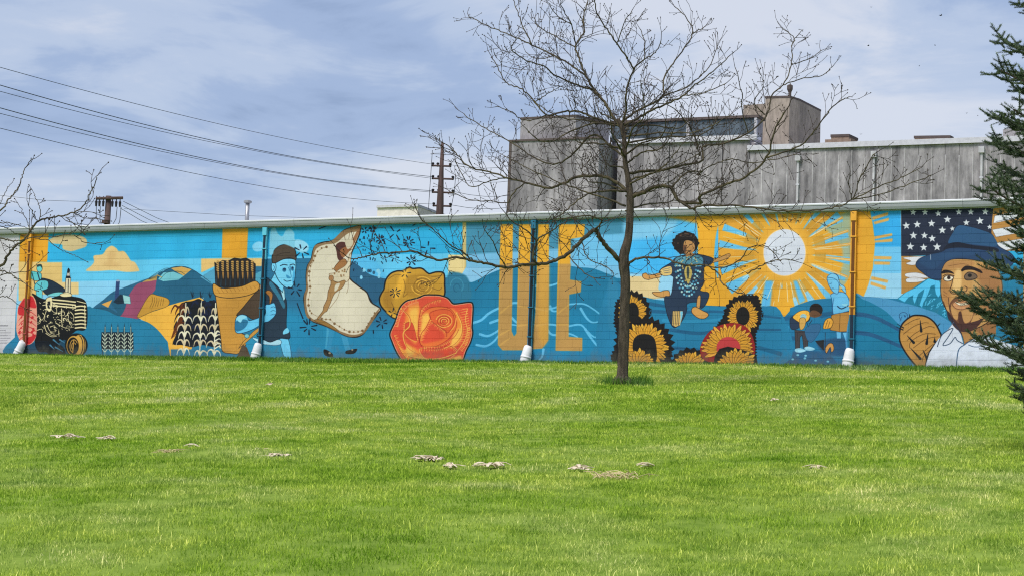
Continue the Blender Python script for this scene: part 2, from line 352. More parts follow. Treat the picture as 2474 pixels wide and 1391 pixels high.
    for k in range(5):
        x = 980+60*k
        P([(x-10, 1060), (x+4, 960), (x+14, 1060)], (30, 60, 80), sm=False); S([(x+2, 1000), (x, 1290)], 1.3, (190, 206, 186))
        for j in range(5): S([(x-22, 1062+36*j), (x, 1088+36*j), (x+22, 1062+36*j)], 1.9, (206, 216, 194))

def paint_corn():
    crop(380, 530, 3.864)
    P([(0, 540), (60, 486), (140, 448), (230, 440), (320, 466), (410, 520), (500, 580), (560, 590), (700, 560), (700, 900), (300, 900), (0, 900)], (34, 96, 130))
    P([(405, 540), (540, 455), (640, 470), (640, 640), (500, 600)], (84, 160, 196), sm=False); P([(900, 520), (1000, 470), (1000, 640), (900, 620)], (80, 160, 190), sm=False)
    P([(612, 60), (852, 60), (838, 366), (604, 366)], (228, 162, 46), sm=False, blur=1.2); P([(412, 370), (1000, 366), (1000, 440), (540, 440), (412, 500)], (230, 190, 120), sm=False, blur=.6)
    P([(130, 458), (230, 444), (322, 470), (250, 530), (160, 480)], (214, 168, 90), sm=False); P([(10, 560), (60, 500), (150, 490), (250, 530), (200, 566), (60, 580)], (120, 196, 214), sm=False)
    S([(0, 548), (60, 488), (150, 448), (250, 442), (330, 470), (420, 530), (500, 590)], 1., (20, 44, 64)); S([(30, 560), (90, 500), (200, 486), (260, 516)], .9, (30, 60, 70)); S([(0, 520), (40, 540)], 2, (190, 150, 84))
    P([(0, 850), (100, 806), (200, 776), (400, 726), (450, 760), (420, 900), (300, 1280), (120, 1280), (100, 1140), (0, 1010)], (242, 182, 72), sm=False)
    crop(0, 530, 3.864); P([(1290, 914), (1420, 862), (1580, 812), (1680, 796), (1680, 900), (1400, 960)], (242, 182, 72), sm=False); P([(1400, 704), (1470, 708), (1572, 742), (1566, 806), (1420, 858), (1286, 914), (1320, 830)], (200, 148, 58), (60, 50, 30), .8)
    for k in range(6): S([(1420+22*k, 720+4*k), (1425+20*k, 760), (1400+24*k, 820-4*k)], 1.1, (120, 84, 34))
    crop(380, 530, 3.864)
    P([(-60, 1010), (0, 1030), (60, 1090), (100, 1160), (125, 1290), (-60, 1290)], (34, 124, 164), sm=False)
    P([(300, 1290), (560, 1200), (620, 1290)], (34, 124, 164), sm=False); R(130, 1210, 620, 1300, (36, 120, 158))
    # three big corn stalks
    for x in (330, 405, 495):
        for k in range(8): S([(x, 730), (x+mrng.uniform(-26, 26), 680+mrng.uniform(-14, 30))], 1.4, (22, 34, 48), .4)
    P([(215, 800), (260, 770), (330, 760), (390, 740), (450, 770), (540, 760), (575, 860), (585, 1000), (600, 1130), (560, 1190), (420, 1170), (330, 1190), (230, 1170), (150, 1160), (180, 1060), (160, 1000), (200, 930)], (22, 24, 34))
    for i in range(70):
        x, y = mrng.uniform(190, 570), mrng.uniform(770, 1130); sg = mrng.choice((-1, 1))
        c = BLK if mrng.random() < .62 else (86, 40, 24) if x < 300 else (20, 30, 60)
        S([(x, y), (x+sg*26, y-14), (x+sg*54, y+30), (x+sg*62, y+62)], mrng.uniform(4, 8), c, 1)
    for i in range(12): S([(mrng.uniform(210, 260), mrng.uniform(790, 1000)), (190, mrng.uniform(950, 1040)), (130, 1110)], 3, (100, 48, 20), .8)
    for sx, ex in ((268, 245), (412, 396), (546, 530)):
        S([(sx, 780), ((sx+ex)/2, 1030), (ex, 1290)], 2.4, (232, 226, 198))
        for k in range(6):
            y = 830+76*k+mrng.uniform(-10, 10); xx = sx+(ex-sx)*(y-780)/510
            for sg in (-1, 1):
                w = mrng.uniform(50, 80); d = mrng.uniform(-8, 14)
                if k == 0: w *= .6
                S([(xx, y+34), (xx+sg*w*.35, y-6+d), (xx+sg*w*.8, y+8+d), (xx+sg*w, y+52+d)], 5.6, (234, 226, 196) if k % 2 else (214, 196, 160), 1)
    S([(412, 780), (420, 750), (436, 728)], 1.6, (232, 226, 198), .6)
    for y in (1090, 1130, 1170, 1200): S([(540, y), (580, y-20), (604, y+10)], 3.4, (236, 230, 204), 1.2)
    # basket of corn on the man's back
    P([(530, 610), (640, 650), (800, 640), (920, 600), (1000, 640), (1000, 760), (880, 860), (780, 900), (730, 990), (790, 1060), (860, 1100), (770, 1240), (690, 1248), (610, 1226), (596, 1120), (574, 960), (548, 740)], (202, 146, 62), (40, 32, 24), 1.5)
    for k in range(14): S([(570, 780+32*k), (700, 784+32*k), (800, 778+30*k)], .6, (168, 116, 44), al=.55)
    P([(536, 402), (560, 420), (610, 384), (660, 392), (720, 362), (780, 372), (830, 362), (880, 390), (918, 420), (914, 600), (800, 628), (640, 640), (545, 610)], (38, 34, 36), BLK, 1.2, sm=False)
    for k in range(8):
        x = 566+46*k; S([(x, 400), (x+3, 500+12*(k % 3)), (x+4, 555)], 6.4, (168, 122, 62), 1.); S([(x+14, 400), (x+14, 500)], 1.6, BLK)
        for j in range(5): S([(x-10, 396+20*j), (x+10, 402+20*j)], 2., (214, 172, 98), 1.); S([(x-9, 406+20*j), (x+9, 411+20*j)], .8, BLK)
    for k in range(9): S([(550+44*k, 620), (556+43*k, 520)], 3.2, (36, 56, 72), 1)
    P([(526, 600), (600, 640), (700, 636), (800, 620), (910, 576), (955, 614), (930, 670), (830, 712), (680, 732), (560, 716), (524, 676)], (206, 150, 66), (40, 32, 24), 1.5)
    for k in range(10): S([(560+38*k, 650-3*k), (585+37*k, 690-5*k)], .9, (150, 100, 40))
    P([(900, 700), (960, 650), (1010, 640), (1040, 700), (1030, 900), (900, 930), (830, 890), (780, 890), (740, 890), (800, 820)], (78, 62, 50), (30, 26, 24), 1.2)
    P([(800, 1160), (860, 1210), (900, 1250), (910, 1300), (738, 1300)], (84, 66, 52), sm=False)
    # man with the basket
    P([(890, 1050), (1000, 1060), (1150, 1110), (1250, 1130), (1250, 1300), (880, 1300), (820, 1140)], (44, 140, 178), sm=False)
    P([(1150, 1100), (1222, 1110), (1252, 1296), (1196, 1296), (1160, 1200)], (112, 204, 244), (24, 56, 84), 1)
    P([(890, 1096), (980, 1120), (1145, 1120), (1140, 1168), (1000, 1164), (920, 1130)], (176, 222, 240), (24, 56, 84), .8)
    P([(1000, 580), (1060, 570), (1130, 640), (1190, 720), (1210, 800), (1206, 1000), (1236, 1050), (1232, 1110), (1150, 1106), (1060, 1140), (1000, 1120), (930, 1080), (990, 980)], (38, 56, 74), (18, 28, 40), 1.5)
    P([(1060, 580), (1110, 640), (1190, 780), (1180, 830), (1120, 720), (1050, 620)], (52, 116, 146)); P([(1150, 660), (1186, 640), (1194, 740), (1180, 760)], (170, 222, 240), (24, 56, 84), .9, sm=False)
    P([(1180, 1040), (1215, 1010), (1232, 1050), (1180, 1070)], (120, 206, 240))
    P([(1100, 500), (1190, 600), (1170, 680), (1120, 620), (1062, 570)], (118, 208, 246), (24, 44, 60), 1.2, sm=False)
    P([(1106, 400), (1180, 372), (1270, 372), (1294, 400), (1288, 520), (1276, 600), (1246, 640), (1200, 634), (1140, 580), (1098, 490)], (122, 210, 248), (20, 40, 60), 1.6)
    P(ell(1088, 446, 22, 46), (122, 210, 248), (20, 40, 60), 1.3); S([(1084, 430), (1096, 450), (1084, 474)], 1, (30, 80, 120))
    P([(1074, 400), (1078, 320), (1120, 262), (1190, 236), (1250, 246), (1288, 290), (1296, 376), (1240, 362), (1170, 376), (1104, 408)], (78, 66, 56), (28, 24, 24), 1.8); S([(1116, 336), (1170, 318), (1240, 312)], 1., (40, 34, 30))
    S([(1150, 436), (1180, 424), (1214, 430)], 2, (18, 30, 50)); S([(1240, 428), (1270, 420), (1284, 430)], 2, (18, 30, 50))
    P(ell(1188, 474, 18, 20), (44, 106, 150)); P(ell(1190, 466, 15, 9), (24, 50, 84)); P(ell(1264, 462, 13, 22), (44, 106, 150)); P(ell(1264, 456, 11, 9), (24, 50, 84)); S([(1240, 440), (1246, 490)], 3, (50, 120, 166), 1)
    S([(1226, 450), (1244, 500), (1250, 540), (1218, 546)], 1.5, (40, 110, 160)); P([(1204, 520), (1214, 550), (1246, 552), (1230, 530)], (60, 150, 200)); S([(1184, 566), (1210, 580), (1250, 572)], 1.8, (20, 50, 84)); P([(1276, 470), (1288, 520), (1270, 610), (1262, 560)], (74, 170, 220))
    P([(1010, 680), (1040, 660), (1076, 690), (1070, 750), (1050, 790), (1046, 720)], (168, 112, 56), (50, 34, 20), 1)
    P([(740, 910), (790, 884), (840, 900), (860, 940), (960, 910), (1010, 880), (1010, 800), (1050, 790), (1094, 780), (1112, 850), (1096, 900), (1040, 950), (1000, 960), (900, 1020), (800, 1056), (736, 1050), (726, 980)], (104, 198, 242), (22, 48, 76), 1.4)
    P([(736, 950), (790, 930), (850, 945), (820, 1010), (750, 1044), (728, 1010)], (44, 120, 164)); P([(740, 920), (790, 890), (836, 910), (800, 930), (780, 960), (750, 940)], (150, 222, 248))
    for y in (812, 846, 880): S([(1060, y+10), (1084, y), (1104, y+8)], 1., (30, 80, 120))
    P([(900, 1040), (970, 990), (970, 1020), (880, 1100), (800, 1170), (760, 1200), (800, 1140)], (200, 146, 66), (60, 44, 24), .9, sm=False); P(ell(838, 1084, 22, 20), (120, 190, 200), (30, 60, 80), .8)
    # blue clouds behind his head and black seed marks
    P([(890, 250), (920, 220), (960, 210), (990, 230), (1000, 280), (940, 304), (900, 290)], (134, 206, 242), blur=.8)
    P([(1050, 250), (1060, 110), (1100, 84), (1130, 140), (1170, 160), (1200, 110), (1240, 90), (1280, 130), (1286, 190), (1340, 200), (1400, 230), (1416, 280), (1380, 320), (1300, 300), (1290, 280), (1180, 236), (1100, 280), (1080, 330), (1050, 330)], (124, 196, 226), blur=.8)
    P([(1290, 200), (1360, 202), (1412, 250), (1390, 300), (1300, 290)], (150, 214, 244), blur=1)

def seed_burst(cx, cy, r, n, a0, w=3.5, col=(14, 26, 46), gap=.35):
    for k in range(n):
        a = math.radians(a0+360*k/n+mrng.uniform(-12, 12)); q = r*mrng.uniform(.75, 1.1)
        S([(cx+r*gap*math.cos(a), cy+r*gap*math.sin(a)), (cx+q*math.cos(a), cy+q*math.sin(a))], w*.6, col, w)

def paint_dancer_ground():
    crop(700, 530, 3.863)
    P([(-330, 372), (560, 360), (560, 420), (900, 560), (1700, 540), (1700, 1320), (-330, 1320)], (40, 110, 150), sm=False)
    P([(-200, 760), (500, 1000), (900, 1000), (1100, 900), (1100, 1310), (-300, 1330)], (34, 134, 178), sm=False, blur=14)

def paint_dancer():
    crop(700, 530, 3.863)
    P([(560, 330), (1420, 330), (1420, 560), (900, 560), (700, 520), (570, 420)], (98, 196, 242), sm=False)
    P([(560, 340), (660, 330), (760, 360), (830, 420), (890, 500), (900, 560), (800, 560), (700, 520), (600, 440)], (88, 186, 238), blur=2)
    P([(568, 400), (640, 430), (700, 480), (760, 520), (860, 548), (900, 560), (880, 620), (850, 680), (820, 770), (770, 772), (730, 690), (660, 640), (590, 580), (550, 520)], (40, 92, 128))
    S([(556, 540), (620, 610), (700, 660), (740, 720), (770, 770)], 2, (16, 36, 56))
    for k in range(14): P(ell(mrng.uniform(660, 880), mrng.uniform(470, 550), 13, 17), (136, 206, 240) if k % 2 else (44, 96, 130))
    # white dress
    P([(660, 60), (655, 130), (620, 220), (575, 330), (566, 420), (556, 540), (640, 620), (720, 680), (760, 770), (846, 830), (820, 880), (760, 960), (690, 1060), (640, 1090), (590, 1094), (520, 1080), (440, 1040), (330, 990), (220, 950), (160, 890), (140, 800), (134, 720), (158, 640), (154, 540), (166, 440), (200, 380), (220, 290), (250, 240), (320, 215), (390, 205), (440, 170), (500, 110), (560, 85), (620, 70)], (216, 206, 186), (42, 34, 30), 3.)
    P([(655, 64), (645, 110), (560, 130), (500, 170), (430, 225), (330, 240), (260, 270), (232, 320), (214, 400), (182, 450), (168, 560), (176, 640), (158, 720), (158, 800), (180, 890), (240, 940), (330, 975), (450, 1030), (540, 1064), (600, 1074), (660, 1062), (700, 1030), (750, 940), (800, 870), (846, 826), (770, 960), (690, 1064), (600, 1092), (520, 1080), (330, 990), (200, 940), (150, 880), (136, 720), (156, 640), (156, 540), (168, 440), (205, 370), (222, 290), (250, 240), (390, 205), (500, 110)], (142, 112, 80))
    dots = [(345, 262), (300, 274), (262, 304), (238, 346), (224, 390), (196, 440), (186, 490), (182, 530), (188, 576), (192, 630), (190, 680), (176, 745), (178, 800), (190, 850), (206, 874), (300, 924), (340, 930), (380, 932), (420, 970), (466, 996), (512, 1026), (560, 1046), (600, 1048), (640, 1046), (680, 1036), (720, 1000), (736, 970), (770, 920), (794, 872)]
    for i, (x, y) in enumerate(dots): P(ell(x, y, 12 if i % 3 == 0 else 8, 12 if i % 3 == 0 else 9), (120, 90, 60))
    for i in range(len(dots)-1): S([dots[i], dots[i+1]], .8, (150, 120, 86), sm=False)
    P([(656, 70), (650, 130), (600, 240), (560, 300), (570, 230), (620, 130)], (150, 104, 70)); S([(500, 110), (520, 200)], 1, (110, 80, 60)); S([(560, 130), (550, 200)], 1, (110, 80, 60)); S([(600, 120), (574, 210)], 1, (110, 80, 60))
    P([(430, 250), (470, 216), (520, 220), (536, 260), (520, 330), (480, 390), (450, 370), (440, 310)], (84, 48, 44)); P([(470, 300), (520, 260), (570, 262), (560, 300), (500, 360)], (150, 96, 60)); P([(415, 462), (440, 420), (480, 380), (516, 372), (534, 410), (500, 460), (440, 486)], (158, 108, 64), (70, 44, 30), 1.2)
    P([(520, 200), (590, 196), (584, 250), (540, 280)], (206, 194, 170))
    P([(380, 540), (370, 510), (420, 500), (460, 470), (510, 440), (540, 400), (560, 330), (576, 330), (560, 480), (550, 570), (480, 590), (400, 570)], (212, 198, 172), (120, 90, 64), 1.2)
    for k in range(12): P(ell(400+mrng.uniform(0, 130), 540-mrng.uniform(0, 80), 8, 8), (150, 116, 80))
    P([(390, 560), (440, 590), (500, 570), (520, 580), (490, 640), (420, 690), (380, 780), (350, 850), (322, 870), (270, 930), (255, 925), (310, 850), (318, 810), (350, 740), (360, 670), (384, 610)], (166, 126, 80), (90, 62, 40), 1.1); P([(430, 610), (470, 600), (450, 650), (420, 670)], (214, 204, 184)); P(ell(388, 548, 22, 26), (170, 124, 82), (90, 62, 40), 1); S([(470, 660), (440, 740), (370, 830)], .9, (130, 100, 70)); S([(546, 560), (546, 640), (532, 690)], .9, (120, 92, 66)); P([(230, 940), (300, 934), (400, 990), (460, 1040), (360, 1000)], (150, 112, 60), (70, 50, 30), .8)
    # legs and shoes
    P([(340, 1000), (420, 1040), (400, 1130), (380, 1230), (330, 1220), (350, 1120)], (48, 140, 184), sm=False); P([(480, 1080), (540, 1096), (566, 1210), (520, 1220)], (60, 150, 192), sm=False); P([(350, 1010), (370, 1030), (344, 1200), (332, 1200)], (80, 170, 206), sm=False, al=.6)
    P([(318, 1214), (350, 1216), (400, 1250), (404, 1280), (370, 1280), (326, 1260)], (22, 22, 26)); P([(524, 1228), (560, 1216), (620, 1204), (632, 1216), (600, 1250), (530, 1252)], (24, 22, 26)); P(ell(374, 1244, 12, 10), (150, 140, 120)); P(ell(586, 1214, 10, 8), (150, 140, 120))
    # seeds
    for b in ((112, 300, 70, 6, 20), (55, 650, 66, 6, 10), (180, 1000, 76, 7, 30), (850, 190, 40, 9, 0), (1110, 210, 52, 9, 10), (985, 130, 66, 4, -40), (1290, 270, 70, 4, 10), (1135, 390, 48, 7, 0), (975, 350, 50, 4, 20), (860, 960, 60, 6, 20), (775, 95, 30, 8, 0), (700, 105, 34, 5, 0)): seed_burst(*b)
    for k in range(46):
        x, y = mrng.uniform(590, 900), mrng.uniform(130, 480); a = mrng.uniform(40, 110); L = mrng.uniform(10, 22)
        if x > 590+max(0, 300-y)*.1: S([(x, y), (x+L*math.cos(math.radians(a)), y+L*math.sin(math.radians(a)))], 1.8, (14, 30, 52), 2.2)
    for a in ([(70, 780), (100, 860), (124, 920)], [(160, 930), (166, 970)], [(275, 90), (330, 70), (360, 56)], [(780, 1030), (782, 1056)], [(1150, 60), (1190, 36)], [(1215, 44), (1250, 36)]): S(a, 2.2, (14, 26, 46), 3)

def rose(pts, base, hi, dk, cx, cy, rx, ry, lw, hatch=True):
    P(pts, dk, BLK, 4.4); P(pts, base, None)
    n = 9
    for i in range(n):                               # outer petals: pale rims and streaks
        a0 = i*40+8; r = 1.; S(ell(cx+10, cy+20, rx*.86, ry*.86, n=9, a0=a0, a1=a0+46), 2.6*lw, hi, .8)
    for i in range(7):
        a0 = i*52+20; S(ell(cx+6, cy+10, rx*.62, ry*.62, n=9, a0=a0, a1=a0+60), 2.8*lw, hi, .8)
    if hatch:
        for i in range(120):
            a = mrng.uniform(0, 360); r = mrng.choice((.4, .62, .86))*mrng.uniform(.93, 1.02); q = r-mrng.uniform(.08, .2); ca, sa = math.cos(math.radians(a)), math.sin(math.radians(a))
            S([(cx+8+rx*r*ca, cy+14+ry*r*sa), (cx+8+rx*q*ca, cy+14+ry*q*sa)], 1.7, hi, .3)

def paint_roses():
    crop(700, 530, 3.863)
    P([(1460, 560), (1500, 520), (1570, 500), (1640, 530), (1680, 600), (1690, 740), (1540, 750), (1450, 700)], (44, 116, 150), blur=2)
    S(ell(1560, 620, 60, 70, n=10, a0=180, a1=400), 2, (60, 140, 172)); S(ell(1560, 640, 30, 36, n=10, a0=90, a1=360), 2, (34, 98, 132))
    g = [(1115, 448), (1150, 460), (1230, 458), (1285, 500), (1310, 508), (1360, 494), (1420, 494), (1444, 520), (1446, 600), (1436, 720), (1300, 760), (1100, 760), (1040, 860), (1010, 920), (960, 912), (900, 860), (850, 800), (838, 740), (856, 690), (880, 650), (896, 570), (940, 510), (1000, 484), (1060, 480)]
    P(g, (196, 146, 50), BLK, 3.6)
    P([(1040, 500), (1110, 470), (1090, 560), (1070, 650), (1010, 740), (960, 690), (1000, 620)], (230, 172, 58), blur=3); P([(1090, 560), (1170, 520), (1280, 520), (1340, 580), (1330, 680), (1200, 720), (1090, 700)], (176, 128, 44), blur=3); P([(870, 700), (930, 650), (960, 740), (960, 860), (880, 800)], (170, 122, 42), blur=4)
    for rx in (34, 62, 96): S(ell(1235, 620, rx, rx*.86, n=14, a0=150+rx, a1=440+rx), 2.2, (226, 172, 66)); S(ell(1240, 624, rx*.85, rx*.75, n=14, a0=rx, a1=260+rx), 1.4, (132, 92, 30))
    for c in ([(1065, 560), (1080, 640), (1060, 720), (1100, 690)], [(950, 770), (980, 840), (1000, 880)], [(1320, 540), (1400, 530), (1430, 510)], [(1330, 640), (1390, 660), (1420, 640)], [(920, 560), (980, 520), (1040, 520)]): S(c, 1.6, (134, 94, 34))
    P([(900, 860), (960, 880), (1000, 870), (1010, 918), (960, 908)], (226, 172, 60), blur=1)
    seed_burst(985, 680, 46, 8, 10, 2.8); seed_burst(1080, 505, 50, 5, 0, 2.4); seed_burst(960, 870, 40, 4, 20, 3)
    r = [(1210, 736), (1260, 714), (1330, 712), (1400, 716), (1470, 740), (1510, 784), (1540, 796), (1610, 788), (1680, 780), (1702, 800), (1700, 900), (1694, 1000), (1700, 1060), (1680, 1140), (1640, 1220), (1610, 1310), (1570, 1400), (1110, 1400), (1040, 1290), (1000, 1220), (962, 1130), (944, 1070), (966, 1010), (990, 960), (1012, 890), (1040, 820), (1090, 770), (1150, 752)]
    P(r, BLK, BLK, 8.2); P(r, (222, 80, 56), (240, 170, 130), 1.4)
    OR, YO, RD, DR = (240, 142, 60), (247, 186, 84), (217, 76, 52), (170, 50, 36)
    P([(1100, 830), (1180, 800), (1220, 830), (1200, 960), (1195, 1100), (1180, 1160), (1130, 1120), (1080, 1040), (1080, 930)], OR, blur=3); P([(1120, 860), (1190, 830), (1200, 940), (1190, 1050), (1140, 960)], YO, blur=3)
    P([(1080, 970), (1140, 960), (1170, 1040), (1190, 1130), (1120, 1110), (1070, 1050)], RD, YO, 1.2)
    P([(990, 1120), (1060, 1100), (1100, 1160), (1180, 1200), (1260, 1290), (1120, 1310), (1040, 1240)], OR, blur=3); P([(1060, 1150), (1130, 1190), (1170, 1240), (1110, 1270)], YO, blur=3); P([(1000, 1040), (1050, 1080), (1090, 1190), (1060, 1210), (990, 1120)], RD, blur=1)
    P([(1210, 1200), (1320, 1210), (1420, 1200), (1500, 1180), (1560, 1220), (1500, 1290), (1380, 1310), (1260, 1290)], RD, YO, 1.4); P([(1180, 1280), (1300, 1300), (1480, 1300), (1600, 1270), (1560, 1400), (1120, 1400)], YO, blur=2)
    P([(1500, 830), (1560, 860), (1610, 940), (1620, 1040), (1580, 1140), (1520, 1180), (1540, 1060), (1560, 950)], OR, blur=3); P([(1540, 1060), (1610, 1010), (1600, 1120), (1530, 1190), (1500, 1180)], YO, blur=3)
    for k in range(16): a = -50+9*k; x, y = 1690-3*abs(k-8), 830+22*k; S([(x-10, y), (x-46, y+6+k), (x-90, y+18)], 1.6, YO, .3)
    for k in range(10): S([(1110+10*k, 800-4*k), (1120+9*k, 840), (1140+7*k, 880)], 1.3, YO, .3)
    P([(1230, 900), (1280, 840), (1360, 812), (1450, 816), (1520, 850), (1556, 930), (1550, 1020), (1510, 1080), (1460, 1130), (1360, 1180), (1250, 1180), (1210, 1130), (1220, 1040), (1280, 960)], (230, 112, 54), DR, 1.2)
    P([(1290, 980), (1340, 960), (1400, 990), (1440, 1060), (1440, 1110), (1340, 1140), (1240, 1150), (1250, 1080)], RD, blur=2); P([(1240, 900), (1290, 870), (1310, 930), (1250, 1040), (1216, 1090), (1226, 1000)], YO, blur=3)
    S([(1310, 930), (1270, 1010), (1230, 1060), (1214, 1130), (1230, 1180)], 1.6, DR); S([(1222, 850), (1205, 950), (1200, 1100)], 1.8, DR); S([(1222, 846), (1260, 800), (1340, 760), (1420, 740)], 1.4, YO)
    P([(1306, 880), (1350, 850), (1430, 836), (1500, 850), (1534, 910), (1530, 980), (1490, 1040), (1460, 1050), (1380, 990), (1330, 950)], (226, 96, 52), DR, 1.4)
    for rx in (22, 46, 74): S(ell(1440, 944, rx, rx*.8, n=16, a0=120+rx, a1=430+rx), 1.8, YO); S(ell(1442, 948, rx*.82, rx*.66, n=16, a0=20+rx, a1=300+rx), 1.4, DR)
    S([(1312, 900), (1330, 950), (1400, 1000), (1460, 1040), (1466, 1090)], 1.6, DR); S([(1500, 1040), (1540, 990), (1556, 920)], 1.6, YO)
    S([(1250, 1184), (1380, 1180), (1470, 1140), (1540, 1090), (1580, 1020)], 2.2, YO); S([(1240, 1196), (1400, 1196), (1500, 1150)], 1.2, DR)
    for c, L_, n_, sd in (([(1222, 850), (1205, 950), (1200, 1100)], 40, 16, -1), ([(1222, 846), (1260, 800), (1340, 760), (1420, 740)], 34, 16, 1), ([(1310, 930), (1270, 1010), (1230, 1060), (1214, 1130)], 36, 16, -1), ([(1080, 1040), (1080, 970), (1140, 960), (1170, 1040), (1190, 1130)], 26, 18, -1), ([(1250, 1184), (1380, 1180), (1470, 1140), (1540, 1090), (1580, 1020)], 30, 22, 1), ([(1210, 1200), (1320, 1210), (1420, 1200), (1500, 1180), (1560, 1220)], 28, 20, 1), ([(1010, 1000), (1030, 920), (1070, 840), (1130, 790), (1200, 770)], 44, 24, -1), ([(970, 1080), (1000, 1150), (1040, 1230), (1090, 1300)], 40, 18, -1), ([(1690, 1000), (1690, 1080), (1660, 1160), (1610, 1240)], 46, 20, 1), ([(1330, 950), (1400, 1000), (1460, 1040)], 28, 12, 1)): hatch(c, L_, n_, YO, sd); S(c, 1.1, DR)
    for c in ([(1040, 830), (1110, 900), (1120, 990), (1060, 1060), (1090, 1180), (1190, 1250)], [(1560, 870), (1600, 960), (1600, 1060), (1540, 1150), (1440, 1200)], [(1100, 1270), (1250, 1300), (1420, 1290), (1560, 1240)]): S(c, 3.4, YO, 1.6); S([(x+7, y+5) for x, y in c], 1.2, DR, .6)
    S([(1010, 1000), (1030, 920), (1070, 840), (1130, 790), (1200, 770)], 1.2, (244, 150, 110)); S([(1660, 830), (1640, 930), (1660, 1040), (1620, 1150), (1560, 1230)], 1.4, YO)

def paint_letters():
    crop(1100, 510, 3.66)
    R(0, 60, 1500, 1340, (34, 126, 168)); P([(-10, 60), (70, 60), (70, 400), (-10, 400)], (48, 170, 222), sm=False)
    P([(95, 60), (1500, 60), (1500, 400), (95, 390)], (66, 138, 172), sm=False); P([(95, 388), (1500, 300), (1500, 620), (95, 620)], (120, 186, 228), sm=False, blur=2); P([(1050, 230), (1500, 200), (1500, 480), (1050, 480)], (112, 190, 236), sm=False, blur=3)
    R(66, 60, 98, 560, (206, 182, 120), blur=.4); R(-60, 390, 84, 600, (230, 206, 148), blur=.6)
    P([(95, 500), (400, 510), (300, 570), (200, 615), (140, 640), (60, 560)], (140, 198, 238), sm=False)
    P([(-60, 600), (-20, 560), (60, 568), (130, 630), (220, 600), (330, 545), (460, 500), (600, 470), (760, 455), (900, 460), (1030, 490), (1110, 500), (1220, 510), (1330, 550), (1420, 590), (1500, 680), (1500, 1340), (-60, 1340)], (26, 118, 160))
    P([(-60, 560), (40, 556), (110, 600), (130, 760), (60, 790), (-60, 790)], (44, 116, 148), blur=2)
    P([(140, 900), (700, 800), (1400, 900), (1500, 1100), (1500, 1340), (0, 1340)], (28, 130, 176), sm=False, blur=14)
    P([(1440, 640), (1500, 620), (1500, 760), (1440, 740)], (40, 100, 140), blur=2)
    LB = (98, 188, 234)
    for c in ([(160, 985), (230, 960), (300, 900), (400, 850), (520, 810), (640, 830), (760, 870), (850, 860), (950, 830), (1040, 820), (1140, 820), (1230, 870), (1310, 930), (1400, 965)],
              [(310, 985), (380, 960), (480, 930), (560, 990), (700, 1000), (860, 1000), (960, 1020), (1100, 1000), (1160, 1050), (1230, 1110), (1310, 1100), (1370, 1080)], [(220, 1085), (290, 1100), (370, 1060), (450, 1000), (560, 1010)],
              [(190, 1180), (270, 1190), (340, 1150), (400, 1080), (460, 1050)], [(1110, 860), (1160, 940), (1210, 980), (1270, 975)], [(1150, 1040), (1210, 1130), (1280, 1200), (1390, 1190)], [(800, 1020), (860, 1090), (1000, 1080), (1080, 1110)], [(700, 660), (800, 665), (900, 640), (920, 600)], [(780, 1220), (770, 1280), (745, 1310)], [(840, 840), (860, 880), (920, 880)]):
        S(c, 6.2, LB, 3.2)
    def slab(p):
        P(p, (232, 170, 52), sm=False, blur=1.)
        q = [(x, max(y, 470)) for x, y in p]; P(q, (188, 144, 82), sm=False, blur=1.4)
    slab([(402, 120), (512, 120), (498, 1060), (520, 1110), (545, 1080), (566, 120), (672, 120), (650, 1190), (610, 1226), (420, 1226), (380, 1180)])
    slab([(735, 120), (832, 120), (822, 1140), (770, 1210), (650, 1220), (690, 1120), (712, 900)])
    P([(735, 470), (830, 470), (822, 1140), (780, 1200), (735, 1100)], (214, 160, 68), sm=False, blur=4, al=.8)
    slab([(918, 120), (1148, 120), (1140, 232), (1024, 250), (1014, 610), (1116, 625), (1110, 715), (1008, 735), (1002, 1110), (1124, 1120), (1122, 1232), (890, 1230)])
    for c in ([(400, 900), (470, 840), (500, 830)], [(400, 1090), (490, 1040)], [(560, 840), (640, 850)], [(560, 1010), (650, 1000)], [(720, 860), (820, 880)], [(720, 1010), (820, 990)], [(910, 900), (1000, 830)], [(910, 1000), (1000, 1000)], [(400, 1180), (480, 1120)]): S(c, 5, (214, 166, 88), 3, al=.7)
    for y in (520, 645, 770, 905, 1040): S([(400, y), (500, y+2)], .7, (120, 90, 50), al=.6); S([(570, y+60), (660, y+60)], .7, (120, 90, 50), al=.5); S([(900, y+20), (1010, y+20)], .7, (120, 90, 50), al=.5)

def sunflower(cx, cy, ix, iy, ox, oy, n, a0, a1, disc=(24, 22, 24), back=True, yl=(236, 178, 62)):
    if back:
        b = []
        m = n*2
        for i in range(m+1):
            a = math.radians(a0-10+(a1-a0+20)*i/m); k = 1.26+mrng.uniform(-.03, .05) if i % 2 == 0 else 1.1
            b.append((cx+ox*k*math.cos(a), cy+oy*k*math.sin(a)))
        if a1-a0 < 350: b.append((cx, cy+20))
        P(b, (24, 20, 22), sm=False)
    ky = oy/ox; kin = (ix+iy/ky)/2
    for ring, (rr, off, c) in enumerate(((1., 0, yl), (.9, .5, (222, 158, 50)))):
        for i in range(n):
            a = a0+(a1-a0)*(i+off)/n if a1-a0 >= 350 else a0+(a1-a0)*(i+off)/(n-1+.01)
            if a > a1+8: continue
            petal(cx, cy, a+mrng.uniform(-4, 4), kin*.8, ox*rr*mrng.uniform(.9, 1.06), ox*2.6*math.pi/n*.42*(abs(a1-a0)/360)**.5*1.25, c, (40, 26, 16), .7, ky)
    if ix > 8: P(ell(cx, cy, ix, iy), disc)

